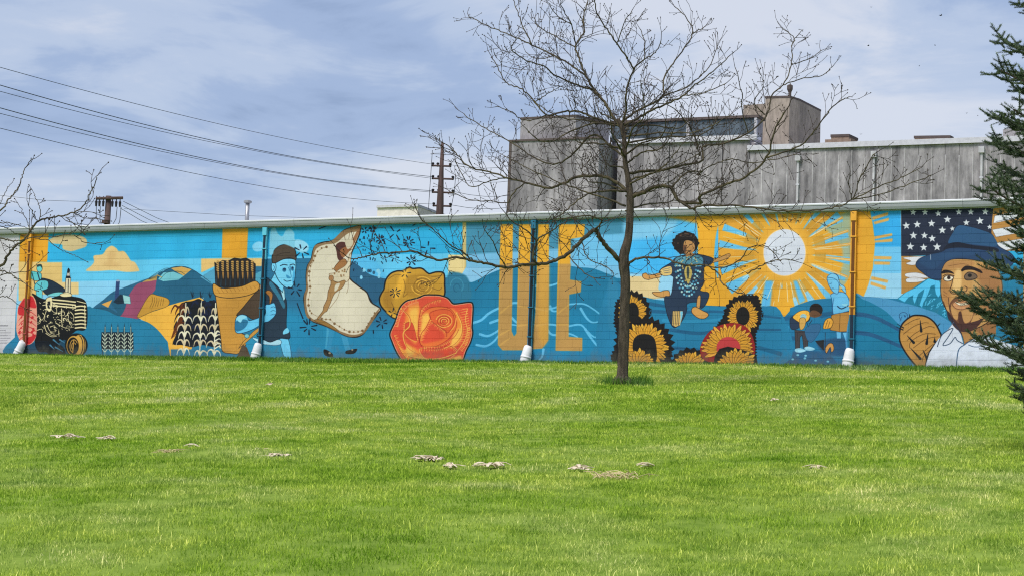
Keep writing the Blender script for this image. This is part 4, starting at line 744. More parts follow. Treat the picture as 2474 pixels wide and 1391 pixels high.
def wall_mat():
    m, nt, b = node_mat('mural'); N, L = nt.nodes, nt.links
    tc = N.new('ShaderNodeTexCoord'); tc.object = ORIGIN
    mp = N.new('ShaderNodeMapping'); mp.vector_type = 'POINT'
    sx, sz_ = 1/(SB-SA), 1/(WALLH+.2)
    sep = N.new('ShaderNodeSeparateXYZ'); L.new(tc.outputs['Object'], sep.inputs[0])
    def ma(v, a, c): n = N.new('ShaderNodeMath'); n.operation = 'MULTIPLY_ADD'; L.new(v, n.inputs[0]); n.inputs[1].default_value = a; n.inputs[2].default_value = c; return n.outputs[0]
    cb = N.new('ShaderNodeCombineXYZ'); L.new(ma(sep.outputs[0], sx, -SA*sx), cb.inputs[0]); L.new(ma(sep.outputs[2], sz_, .1*sz_), cb.inputs[1])
    im = N.new('ShaderNodeTexImage'); im.image = mural_image(); im.extension = 'EXTEND'; im.interpolation = 'Linear'; L.new(cb.outputs[0], im.inputs[0])
    n = N.new('ShaderNodeTexNoise'); n.inputs['Scale'].default_value = 1.1; n.inputs['Detail'].default_value = 6; L.new(tc.outputs['Object'], n.inputs['Vector'])
    r = N.new('ShaderNodeMapRange'); L.new(n.outputs['Fac'], r.inputs[0]); r.inputs[1].default_value = .3; r.inputs[2].default_value = .7; r.inputs[3].default_value = .86; r.inputs[4].default_value = 1.08
    # each block takes the paint a little differently
    oi = N.new('ShaderNodeObjectInfo'); r2 = N.new('ShaderNodeMapRange'); L.new(oi.outputs['Random'], r2.inputs[0]); r2.inputs[3].default_value = .97; r2.inputs[4].default_value = 1.03
    mm = N.new('ShaderNodeMath'); mm.operation = 'MULTIPLY'; L.new(r.outputs[0], mm.inputs[0]); L.new(r2.outputs[0], mm.inputs[1])
    mx = N.new('ShaderNodeVectorMath'); mx.operation = 'SCALE'; L.new(im.outputs['Color'], mx.inputs[0]); L.new(mm.outputs[0], mx.inputs['Scale'])
    nd = N.new('ShaderNodeTexNoise'); nd.inputs['Scale'].default_value = 3.5; nd.inputs['Detail'].default_value = 8; nd.inputs['Roughness'].default_value = .7; L.new(tc.outputs['Object'], nd.inputs['Vector'])
    hz = N.new('ShaderNodeMapRange'); L.new(sep.outputs[2], hz.inputs[0]); hz.inputs[1].default_value = .02; hz.inputs[2].default_value = .5; hz.inputs[3].default_value = .34; hz.inputs[4].default_value = -.08
    dm = N.new('ShaderNodeMath'); dm.operation = 'ADD'; L.new(nd.outputs['Fac'], dm.inputs[0]); L.new(hz.outputs[0], dm.inputs[1])
    dr = N.new('ShaderNodeMapRange'); L.new(dm.outputs[0], dr.inputs[0]); dr.inputs[1].default_value = .55; dr.inputs[2].default_value = .95; dr.inputs[3].default_value = 0.; dr.inputs[4].default_value = .6
    dx = N.new('ShaderNodeMix'); dx.data_type = 'RGBA'; L.new(dr.outputs[0], dx.inputs[0]); L.new(mx.outputs[0], dx.inputs[6]); dx.inputs[7].default_value = (.12, .115, .08, 1)
    L.new(dx.outputs[2], b.inputs['Base Color']); b.inputs['Roughness'].default_value = .62; b.inputs['Specular IOR Level'].default_value = .25
    n3 = N.new('ShaderNodeTexNoise'); n3.inputs['Scale'].default_value = 60; n3.inputs['Detail'].default_value = 3; L.new(tc.outputs['Object'], n3.inputs['Vector'])
    bp = N.new('ShaderNodeBump'); bp.inputs['Strength'].default_value = .35; bp.inputs['Distance'].default_value = .006; L.new(n3.outputs['Fac'], bp.inputs['Height']); L.new(bp.outputs[0], b.inputs['Normal'])
    return m
MURAL = wall_mat()
GUT = plain('gutter_paint', (.38, .40, .45), .45, .08, 1.5, spec=.4); GUT2 = plain('gutter_lip', (.74, .75, .82), .4, .06, 1.5, spec=.4)
ROOFM = plain('roof_felt', (.42, .42, .44), .9); WHITEP = plain('white_plastic', (.76, .76, .78), .45, .08, 5); PIPEB = plain('pipe_brown', lin(112, 66, 22), .5); PIPEN = plain('pipe_navy', lin(26, 44, 66), .5); PIPEK = plain('pipe_black', lin(24, 30, 40), .5)
PIPEY = plain('pipe_yellow', lin(232, 168, 60), .55); PIPET = plain('pipe_teal', lin(40, 110, 140), .55); PIPEC = plain('pipe_light_blue', lin(96, 190, 214), .55); PIPES = plain('pipe_steel', (.42, .42, .44), .4, metal=.6); PIPET2 = plain('pipe_tan', lin(186, 144, 84), .55)

def local(o):
    """geometry given in world space, hung under the building without moving"""
    o.matrix_parent_inverse = ORIGIN.matrix_world.inverted(); return o
def wlink(name, me, mat, parent=None):
    o = link(name, me, mat); o.parent = parent or ORIGIN
    o.matrix_parent_inverse = (parent or ORIGIN).matrix_world.inverted(); return o
def wbuild(mb, name, mat, parent=None, smooth=False):
    o = mb.build(name, mat, None, smooth); o.parent = parent or ORIGIN; o.matrix_parent_inverse = (parent or ORIGIN).matrix_world.inverted(); bpy.context.view_layer.update(); return o

# ---------------------------------------------------------------- painted block wall
def block_geo(L, H, dep=.0038, ch=.0018):
    """front of a block: face, chamfered edges and a short return into the joint; local x along wall, -y outwards"""
    x, z = L/2, H/2
    cv = .0012; V = [(-x, 0, -z), (x, 0, -z), (x, 0, z), (-x, 0, z)]; V += [(sx*(x-.0003), -dep+ch, sz__*(z-.001)) for sx, sz__ in ((-1, -1), (1, -1), (1, 1), (-1, 1))]; V += [(sx*(x-cv), -dep, sz__*(z-ch)) for sx, sz__ in ((-1, -1), (1, -1), (1, 1), (-1, 1))]
    F = [(8, 9, 10, 11)]
    for k in range(4):
        j = (k+1) % 4; F += [(4+k, 4+j, 8+j, 8+k), (k, j, 4+j, 4+k)]
    return V, F
def build_wall():
    core = MB(); core.frame_box(SA, SB, -9., 0., -.5, WALLH)
    wbuild(core, 'wall', MURAL)
    rng = random.Random(3); joint = .003
    rows = 18; full = []; odd = []
    for r in range(rows):
        off = 0 if r % 2 else BLK_L/2; s = SA+off
        while s+BLK_L < SB: full.append((s+BLK_L/2, (r+.5)*COURSE)); s += BLK_L
    # the 300 blocks that show largest and are not behind the spruce
    def px_of(s, z): v = wp(s, 0, z)-EYE; d = v@FW; return (v@CX)/d*FPX+IMW/2, d
    vis = [(b, px_of(*b)) for b in full]
    cand = sorted([(d, b) for b, (x, d) in vis if x < 2300], key=lambda t: t[0])
    near = set(b for d, b in cand[:300])
    V, F = block_geo(BLK_L-.0008, COURSE-joint)
    me = bpy.data.meshes.new('block'); me.from_pydata(V, [], F); me.materials.append(MURAL)
    inv = ORIGIN.matrix_world.inverted()
    for (s, z) in full:
        if (s, z) in near:
            o = bpy.data.objects.new('block', me); COL.objects.link(o); o.parent = ORIGIN; o.location = (s, -.0005-rng.uniform(0, .0025), z)
    rest = MB()
    for (s, z) in full:
        if (s, z) not in near:
            dy = -.0005-rng.uniform(0, .0025); rest.add([(a+s, b+dy, c+z) for a, b, c in V], F)
    o = rest.build('block_wall', MURAL); o.parent = ORIGIN; o['kind'] = 'stuff'
build_wall()
def build_eaves():
    def profile(name, pts, mat, s0, s1, parent=None):
        n = len(pts); V = [wp(s0, a, z) for a, z in pts]+[wp(s1, a, z) for a, z in pts]
        F = [(i, i+n, (i+1) % n+n, (i+1) % n) for i in range(n)]+[list(range(n)), list(range(2*n-1, n-1, -1))]
        return wbuild(MB().add(V, F), name, mat, parent)
    H = WALLH
    profile('fascia', [(.016, H-.03), (.035, H-.03), (.035, H+.13), (.016, H+.13)], GUT, SA, SB)
    seg = 3.05; s = SA
    while s < SB-.1:
        e = min(s+seg, SB)
        g = profile('gutter', [(.04, H-.005), (.115, H-.005), (.14, H+.05), (.15, H+.10), (.15, H+.125), (.04, H+.125)], GUT, s+.004, e-.004)
        profile('gutter_lip', [(.04, H+.128), (.165, H+.128), (.17, H+.155), (.165, H+.175), (.04, H+.175)], GUT2, s+.002, e-.002, g)
        s = e
    profile('roof', [(.02, H+.135), (.02, H+.19), (-9.1, H+.15), (-9.1, H+.08)], ROOFM, SA, SB)
    # vent pipe on the roof
    c = on_wall(596.5, 530, -2.6); c[2] = H+.1; tz = at(597, 490, c[1])[2]
    v = wbuild(MB().tube([c, (c[0], c[1], tz)], .062, 12), 'vent_pipe', PIPES, smooth=True)
    wbuild(MB().tube([(c[0], c[1], tz-.02), (c[0], c[1], tz+.0), (c[0], c[1], tz+.05), (c[0], c[1], tz+.07)], [.09, .12, .12, .08], 12), 'vent_cap', PIPES, v)
build_eaves()
def build_downspout(px, py, flange_u, core_u, flange_l, core_l, split, boot_dir):
    s, _ = sz(px, py); H = WALLH
    root = wbuild(MB().frame_box(s-.034, s+.034, .055, .105, .36 if split is None else split, H-.25), 'downspout', core_u)
    if split is not None: wbuild(MB().frame_box(s-.034, s+.034, .055, .104, .36, split-.002), 'lower_pipe', core_l, root)
    for sg in (-1, 1):
        c = s+sg*.050; wbuild(MB().frame_box(c-.013, c+.013, .020, .09, split or .36, H-.05), 'side_strip', flange_u, root)
        if split is not None: wbuild(MB().frame_box(c-.013, c+.013, .020, .089, .30, split-.002), 'side_strip', flange_l, root)
    wbuild(MB().frame_box(s-.07, s+.07, .022, .115, H-.25, H-.03), 'outlet_head', flange_u, root)
    for z in (H-.62, H-1.45, H-2.25, H-3.0):
        wbuild(MB().frame_box(s-.075, s+.075, .018, .112, z-.014, z+.014), 'bracket', flange_u if (split is None or z > split) else flange_l, root)
    # white elbow: down out of the wall, turned to one side along the lawn
    pts = [wp(s-boot_dir*x-.02, .13+.06*t, z) for x, z, t in ((-.02, .44, 0), (0, .42, 0), (.0, .36, .1), (.03, .25, .3), (.08, .13, .7), (.12, .03, 1), (.13, -.08, 1))]
    wbuild(MB().tube(pts, [.05, .09, .112, .125, .13, .13, .125], 16), 'boot', WHITEP, root, True)
    wbuild(MB().tube([wp(s-boot_dir*.07-.02, .165, .155), wp(s-boot_dir*.09-.02, .175, .105)], [.138, .138], 16), 'boot_collar', WHITEP, root, True)
build_downspout(70, 700, PIPEY, PIPEB, plain('pipe_red', lin(176, 84, 76), .55), PIPEB, 1.7, 1.)
build_downspout(638, 700, PIPEC, PIPEN, PIPET, PIPEK, 2.75, .35)
build_downspout(1287.5, 700, PIPET, PIPEK, PIPET, PIPEK, 2.6, .35)
build_downspout(2062, 700, PIPEY, PIPEB, PIPET, PIPEN, 1.22, .25)

# ---------------------------------------------------------------- buildings behind
def concrete(name, c, dk, streak=1., scale=1.):
    m, nt, b = node_mat(name); N, L = nt.nodes, nt.links
    g = N.new('ShaderNodeNewGeometry')
    def noise(st, sc, det, ro=.6):
        mp = N.new('ShaderNodeMapping'); mp.inputs['Scale'].default_value = st; L.new(g.outputs['Position'], mp.inputs[0]); n = N.new('ShaderNodeTexNoise'); n.inputs['Scale'].default_value = sc; n.inputs['Detail'].default_value = det; n.inputs['Roughness'].default_value = ro; L.new(mp.outputs[0], n.inputs['Vector']); return n.outputs['Fac']
    def ramp(v, p0, c0, p1, c1):
        r = N.new('ShaderNodeValToRGB'); L.new(v, r.inputs[0]); e = r.color_ramp.elements; e[0].position, e[0].color, e[1].position, e[1].color = p0, (*c0, 1), p1, (*c1, 1); return r.outputs[0]
    def mul(a, c, f=1.):
        x = N.new('ShaderNodeMix'); x.data_type = 'RGBA'; x.blend_type = 'MULTIPLY'; x.inputs[0].default_value = f; L.new(a, x.inputs[6]); L.new(c, x.inputs[7]); return x.outputs[2]
    base = ramp(noise((1, 1, 1), .5*scale, 7), .3, dk, .7, c)
    st = ramp(noise((1, 1, .13), 1.6*scale, 7, .68), .32, (.36, .36, .37), .56, (1.12, 1.12, 1.12)); fine = ramp(noise((1, 1, .4), 6, 7, .7), .32, (.66, .66, .66), .68, (1.14, 1.14, 1.14))
    L.new(mul(mul(base, st, streak), fine), b.inputs['Base Color']); b.inputs['Roughness'].default_value = .92; b.inputs['Specular IOR Level'].default_value = .15
    return m
CONC = concrete('stained_concrete', (.46, .43, .45), (.25, .235, .25)); CONC2 = concrete('warm_concrete', (.43, .36, .30), (.33, .28, .24), .6); CONCT = concrete('tan_metal', (.36, .26, .20), (.28, .21, .17), .3)
RIB = concrete('lime_streaked_rib', (.62, .59, .61), (.36, .345, .36), .8); COPING = plain('pale_coping', (.58, .57, .64), .6); GLASSP = concrete('grey_blue_panel', (.16, .20, .24), (.09, .12, .15), .8); TRIM = plain('white_trim', (.50, .49, .52), .6, .2, 3.); RUST = plain('dark_trim', (.11, .085, .08), .8); CREAM = plain('cream_wall', (.78, .72, .66), .8)
def depth_for_z(x, y, z): k = ray(x, y); return EYE+k*((z-EYE[2])/k[2])
class Face:
    """an upright face through two points of equal height"""
    def __init__(s, A, B): s.o = np.array(A); d = (np.array(B)-s.o); d[2] = 0; s.d = d/np.linalg.norm(d); s.n = np.array([s.d[1], -s.d[0], 0])
    def hit(s, x, y, off=0.):
        k = ray(x, y); t = s.n@(s.o+s.n*off-EYE)/(s.n@k); q = EYE+k*t; return (q-s.o)@s.d, q[2]
    def pt(s, u, off, z): q = s.o+s.d*u+s.n*off; return np.array([q[0], q[1], z])
    def box(s, u0, u1, o0, o1, z0, z1, mb=None):
        mb = mb or MB(); P_ = s.pt
        return mb.hexa([P_(u0, o1, z0), P_(u1, o1, z0), P_(u1, o0, z0), P_(u0, o0, z0), P_(u0, o1, z1), P_(u1, o1, z1), P_(u1, o0, z1), P_(u0, o0, z1)])
def hung(mb, name, mat, root, smooth=False):
    o = mb.build(name, mat, None, smooth); o.parent = root
    M = Matrix.Translation(Vector(root.location)) if root.parent is None else root.matrix_parent_inverse.inverted() if False else Matrix.Identity(4)
    o.matrix_parent_inverse = M.inverted(); return o
def build_concrete():
    A = at(1812, 353.5, 80.); B = depth_for_z(2440, 331.5, A[2]); f = Face(A, B); ztop = A[2]
    root = empty('concrete_building', (A[0], A[1], 0)); tag(root, 'tall streaked grey concrete building behind the painted wall', 'building')
    uL = f.hit(1492, 400)[0]; u0 = f.hit(1812, 353)[0]; uR = f.hit(2800, 330)[0]; zL = f.hit(1560, 338.5)[1]
    hung(f.box(uL, uR, -22, -.30, -.5, min(ztop, zL)-.25), 'core', CONC, root)
    # right wall: upright cast panels with open joints
    pw = f.hit(2295, 420)[0]-f.hit(2262, 420)[0]; rng = random.Random(5); u = u0; k = 0
    while u < uR:
        o = rng.uniform(-.008, .008); hung(f.box(u+.006, min(u+pw, uR)-.006, -.28, o, -.3, ztop-.22), 'panel', CONC, root); hung(f.box(u-.025, u+.025, -.2, .022, -.3+0*k, ztop-.24-rng.uniform(0, .5)), 'joint_rib', RIB, root); u += pw; k += 1
    hung(f.box(u0-.1, uR, -.5, .12, ztop-.21, ztop+.02), 'coping', COPING, root)
    # left, higher wall
    u = uL; w = (u0-uL)/5
    for k in range(5): hung(f.box(u+.015, u+w-.015, -.28, .03+rng.uniform(-.02, .03), -.3, zL-.2), 'panel', CONC, root); u += w
    hung(f.box(uL-.05, u0+.35, -.5, .16, zL-.19, zL+.04), 'coping', COPING, root)
    for x, y0, y1 in ((1930, 377, 494), (2113, 368, 490), (2373, 357, 482)):
        ua, za = f.hit(x, y0); r = hung(f.box(ua-.045, ua+.045, .05, .14, -.3, za-.25), 'downpipe', TRIM, root); hung(f.box(ua-.12, ua+.12, .04, .22, za-.25, za+.02), 'rain_head', TRIM, root)
        for zb in (za-1.3, za-2.4): hung(f.box(ua-.075, ua+.075, .04, .15, zb-.03, zb+.03), 'pipe_clip', COPING, root)
    # penthouse with two wide panels
    z1 = f.hit(1665, 285.5, -1.5)[1]; z0 = f.hit(1665, 338, -1.5)[1]; ua, ub, um = f.hit(1478, 290, -1.5)[0], f.hit(1830, 280, -1.5)[0], f.hit(1664, 290, -1.5)[0]
    hung(f.box(ua, ub, -2.4, -1.62, z0-.6, z1-.12), 'penthouse', CONC, root)
    for p, q in ((ua, um-.08), (um+.08, ub-.12)): hung(f.box(p, q, -1.60, -1.5, z0+.05, z1-.14), 'penthouse_panel', GLASSP, root)
    hung(f.box(um-.075, um+.075, -1.6, -1.42, z0, z1-.14), 'mullion', TRIM, root); hung(f.box(ub-.115, ub, -1.6, -1.40, z0-.3, z1-.14), 'mullion', TRIM, root); hung(f.box(ua-.05, ub+.1, -2.5, -1.40, z1-.12, z1+.0), 'penthouse_coping', RUST, root)
    # left mass and the block on it
    uc, zc = f.hit(1232, 343.5, 1.6); C = f.pt(uc, 1.6, zc); h = Face(C, C+f.d); L_ = h.hit(1446, 400)[0]
    hung(h.box(0, L_, -16, 0, -.5, C[2]), 'left_block', CONC, root); hung(h.box(-.05, L_+.05, -.4, .06, C[2]+.003, C[2]+.09), 'coping', RUST, root); hung(h.box(-.03, .1, -.3, .02, 0, C[2]-.02), 'corner_strip', RUST, root)
    E0 = at(1392, 282.5, C[1]-1.); z = E0[2]; E1 = depth_for_z(1258, 289.5, z); E2 = depth_for_z(1472, 301, z); E3 = E1+(E2-E0)
    hung(MB().prism([E1, E0, E2, E3], C[2]+.01, z), 'upper_block', CONC, root)
    c = (E0+E1+E2+E3)/4; hung(MB().prism([c+(p-c)*1.012 for p in (E1, E0, E2, E3)], z+.003, z+.1), 'coping', RUST, root)
    # stair tower
    T = at(1880, 236.5, 86.); z = T[2]; P1 = depth_for_z(1849, 238, z); P2 = depth_for_z(1908, 236.5, z); P3 = depth_for_z(1932, 244, z); P4 = depth_for_z(1983, 270, z); P5 = P4+(P1-P2)*1.4; P6 = P1+(P4-P3)
    t = hung(MB().prism([P1, P2, P3, P4, P6], 2, z), 'tower', CONC2, root)
    c = (P1+P2+P3+P4+P6)/5; hung(MB().prism([c+(p-c)*1.015 for p in (P1, P2, P3, P4, P6)], z+.003, z+.1), 'tower_coping', RUST, root)
    Q1 = at(1796, 254.5, 87.5); Q2 = depth_for_z(1850, 251, Q1[2]); bk = np.array([2., 7., 0]); hung(MB().prism([Q1, Q2, Q2+bk, Q1+bk], 2, Q1[2]), 'tower_wing', CONC2, root)
    b = at(1908, 232, 88.); tz = at(1908, 221, 88.)[2]; v = hung(MB().tube([(b[0], b[1], z), (b[0], b[1], tz)], .07, 8), 'roof_vent', RUST, root); hung(MB().tube([(b[0], b[1], tz-.05), (b[0], b[1], tz+.1), (b[0], b[1], tz+.28), (b[0], b[1], tz+.34)], [.08, .15, .15, .06], 10), 'vent_cowl', RUST, root)
    # tan units on the roof
    def unit(x0, x1, xr, yt, yb, yr, Y, base):
        a = at(x0, yt, Y); z = a[2]; b_ = depth_for_z(x1, yt-1.2, z); c_ = depth_for_z(xr, yr, z); d_ = a+(c_-b_); zl = ztop-1.
        hung(MB().prism([a, b_, c_, d_], zl, z), 'roof_unit', CONCT, root); cc = (a+b_+c_+d_)/4; hung(MB().prism([cc+(p-cc)*1.05 for p in (a, b_, c_, d_)], z-.12, z+.02), 'unit_flashing', RUST, root)
        if base: zb = at(x0, yb, Y)[2]; hung(MB().prism([cc+(p-cc)*1.45 for p in (a, b_, c_, d_)], zl, zb), 'unit_curb', CONCT, root)
    unit(2008, 2051, 2072, 326.5, 339.5, 335, 98., True); unit(2210, 2294, 2302, 329.5, 338, 332.5, 96., False)
    a = at(2423, 313, 96.); b_ = at(2475, 311, 95.); bk = np.array([1.5, 4, 0]); hung(MB().prism([a, b_, b_+bk, a+bk], ztop-1, a[2]), 'roof_unit', concrete('grey_unit', (.45, .43, .44), (.38, .36, .37), .2), root)
build_concrete()
def build_low():
    a = at(912, 503, 88.); b = depth_for_z(1010, 500, a[2]); bk = np.array([3., 9., 0])
    r = empty('cream_building', (a[0], a[1], 0)); tag(r, 'distant flat cream building just showing over the gutter beside the pole', 'building')
    hung(MB().prism([a, b, b+bk, a+bk], -.3, a[2]), 'wall', CREAM, r); c = (a+b+b+bk+a+bk)/4; hung(MB().prism([c+(p-c)*1.02 for p in (a, b, b+bk, a+bk)], a[2]+.003, a[2]+.12), 'roof_edge', COPING, r)
build_low()

# ---------------------------------------------------------------- poles and wires
WOOD = plain('weathered_pole', (.10, .065, .06), .9, .3, 3., bump=.3, stretch=(4, 4, .4)); DARKM = plain('dark_insulator', (.03, .025, .03), .4); WIREM = plain('wire', (.055, .06, .075), .6)
def build_poles():
    Y = 66.; b = at(1062.5, 515, Y); top = at(1069.5, 346, Y); bx, by = b[0], b[1]
    r = empty('utility_pole', (bx, by, 0)); tag(r, 'tall tapering utility pole rising behind the gutter, carrying the long wires', 'utility pole')
    zt = top[2]; zm = b[2]; zs = np.linspace(-.3, zt, 9); rr = [.155-(.155-.052)*max(0, min(1, (z-zm)/(zt-zm)))**.8 for z in zs]
    tp_ = np.array([at(1069.5, 346, Y)[0], by]); lean = (at(1069.5, 346, Y)[0]-bx)*0.
    hung(MB().tube([(bx+lean*(z/zt), by, z) for z in zs], rr, 12), 'pole', WOOD, r, True)
    att = {}
    for i, (y, xl, xr) in enumerate(((397, 1046, 1088), (428, 1046, 1094), (461, 1046, 1094), (493.5, 1048, 1088))):
        pl, pr = at(xl, y, Y), at(xr, y+2, Y); z = (pl[2]+pr[2])/2; pl[2] = pr[2] = z; att[i] = (pl, pr)
        a = hung(MB().tube([pl-np.array([0, .05, .06]), pr-np.array([0, .05, .06])], .035, 6), 'crossarm', WOOD, r)
        for q in (pl, pr, (pl*.72+pr*.28)):
            o = hung(MB().tube([(q[0], q[1], z-.09), (q[0], q[1], z-.04), (q[0], q[1], z-.02), (q[0], q[1], z+.04), (q[0], q[1], z+.07)], [.03, .055, .035, .06, .02], 8), 'insulator', DARKM, r)
    hung(MB().tube([att[1][0]+np.array([-.06, 0, 1.]), att[1][0]+np.array([-.12, 0, -1.2]), att[3][0]+np.array([-.06, 0, -.3])], .012, 5), 'down_wire', WIREM, r); hung(MB().tube([att[1][1]+np.array([.1, 0, .1]), att[2][1]+np.array([.06, 0, 0]), att[3][1]+np.array([-.02, 0, -.4])], .012, 5), 'down_wire', WIREM, r)
    # long wires swinging up to the left, nearer to the viewer
    def wire(pts, Yl, rad, label, name='power_line'):
        xs = np.array([p[0] for p in pts], float); ys = np.array([p[1] for p in pts], float)
        co = np.polyfit(xs, ys, 3 if len(xs) > 3 else 2); X = np.linspace(xs[0], xs[-1], 34); x0, x1 = xs[0], xs[-1]
        P3 = []
        for x in X:
            t = (x-x0)/(x1-x0); Yd = 1/((1-t)/Yl+t/Y); P3.append(at(x, np.polyval(co, x), Yd))
        w = MB().tube(P3, rad*.72, 5).build(name, WIREM); tag(w, label, 'wire', 'overhead wires to the tall pole'); return w
    wire([(-260, 88), (0, 163), (250, 232), (500, 292), (700, 337), (860, 369), (1046, 397)], 36, .010, 'topmost overhead wire sweeping down from the left to the pole')
    wire([(-260, 127), (0, 207), (200, 262), (420, 318), (700, 377), (860, 406), (1046, 427)], 36, .014, 'upper wire of the second pair sweeping from the left to the pole')
    wire([(-260, 146), (0, 223), (200, 272), (420, 324), (700, 380), (860, 408), (1046, 431)], 37, .010, 'lower wire of the second pair sweeping from the left to the pole')
    wire([(-260, 187), (0, 262), (200, 314), (450, 374), (700, 421), (860, 446), (1046, 461)], 36, .014, 'upper wire of the third pair sweeping from the left to the pole')
    wire([(-260, 206), (0, 276), (200, 323), (450, 378), (700, 423), (860, 449), (1046, 464)], 37, .010, 'lower wire of the third pair sweeping from the left to the pole')
    wire([(-260, 246), (0, 312), (250, 370), (500, 424), (700, 462), (860, 482), (1048, 493)], 36, .010, 'lowest overhead wire sweeping from the left to the pole')
    for i, (y, lab) in enumerate(((401, 'top'), (437, 'second'), (472, 'third'), (500, 'lowest'))):
        q = at(1238, y, 77.); p = att[i][1]; mid = (p+q)/2-np.array([0, 0, .12]); w = MB().tube([p, (p+mid)/2-np.array([0, 0, .03]), mid, (q+mid)/2-np.array([0, 0, .03]), q], .009, 5).build('power_line', WIREM); tag(w, '%s short wire from the tall pole to the concrete building' % lab, 'wire', 'wires between pole and concrete building')
    # far pole with crossarm
    Y2 = 90.; b = at(259, 540, Y2); t = at(263, 474, Y2); bx, by = b[0], b[1]
    r = empty('utility_pole', (bx, by, 0)); tag(r, 'stubby far utility pole with wide crossarm and looped jumpers above the gutter', 'utility pole')
    hung(MB().tube([(bx, by, -.3), (bx, by, t[2]*.5), (bx, by, t[2])], [.2, .18, .14], 10), 'pole', WOOD, r, True)
    hung(MB().tube([(bx-.06, by-.12, at(255, 541, Y2)[2]), (bx-.06, by-.12, at(255, 533, Y2)[2])], [.2, .2], 8), 'cable_box', WOOD, r)
    za = at(265, 481, Y2)[2]; xa, xb = at(234, 481, Y2)[0], at(299, 481, Y2)[0]
    hung(MB().tube([(xa, by-.2, za-.03), (xb, by-.2, za+.05)], .075, 6), 'crossarm', WOOD, r)
    for i, f_ in enumerate((.02, .14, .28, .62, .76, .9)):
        x = xa+(xb-xa)*f_; hung(MB().tube([(x, by-.2, za+.1), (x, by-.2, za-.12), (x, by-.2, za-.16), (x, by-.2, za-.42)], [.02, .03, .07, .05], 7), 'insulator', DARKM, r)
    for x0, x1, d in ((-.55, -.1, .9), (-.35, -.08, 1.1), (.5, .08, 1.0), (.7, .1, 1.25)):
        hung(MB().tube([(bx+x0, by-.2, za-.42), (bx+x0*.95, by-.2, za-.42-d*.6), (bx+x0*.6, by-.2, za-.42-d*.95), (bx+x1, by-.15, za-.42-d*.8)], .018, 5), 'jumper', WIREM, r)
    for i, (x, y, xe, lab) in enumerate(((298, 487, 445, 'upper'), (295, 497, 415, 'middle'), (290, 503, 385, 'lower'))):
        p = at(x, y, Y2); q = at(xe, 552, 110.); w = MB().tube([p, (p+q)/2-np.array([0, 0, .1]), q], .014, 5).build('power_line', WIREM); tag(w, '%s wire dropping to the right from the stubby far pole' % lab, 'wire', 'wires from the far pole')
    p = at(-40, 468, 80.); q = at(236, 489, Y2); w = MB().tube([p, (p+q)/2-np.array([0, 0, .1]), q], .009, 5).build('power_line', WIREM); tag(w, 'faint wire reaching the stubby far pole from the left edge', 'wire', 'wires from the far pole')
    p = at(300, 505, Y2); q = at(1046, 530, 100.); w = MB().tube([p, p*.66+q*.34-np.array([0, 0, .15]), p*.33+q*.67-np.array([0, 0, .15]), q], .009, 5).build('power_line', WIREM); tag(w, 'faint low wire running right from the stubby far pole past the vent pipe', 'wire', 'wires from the far pole')
build_poles()

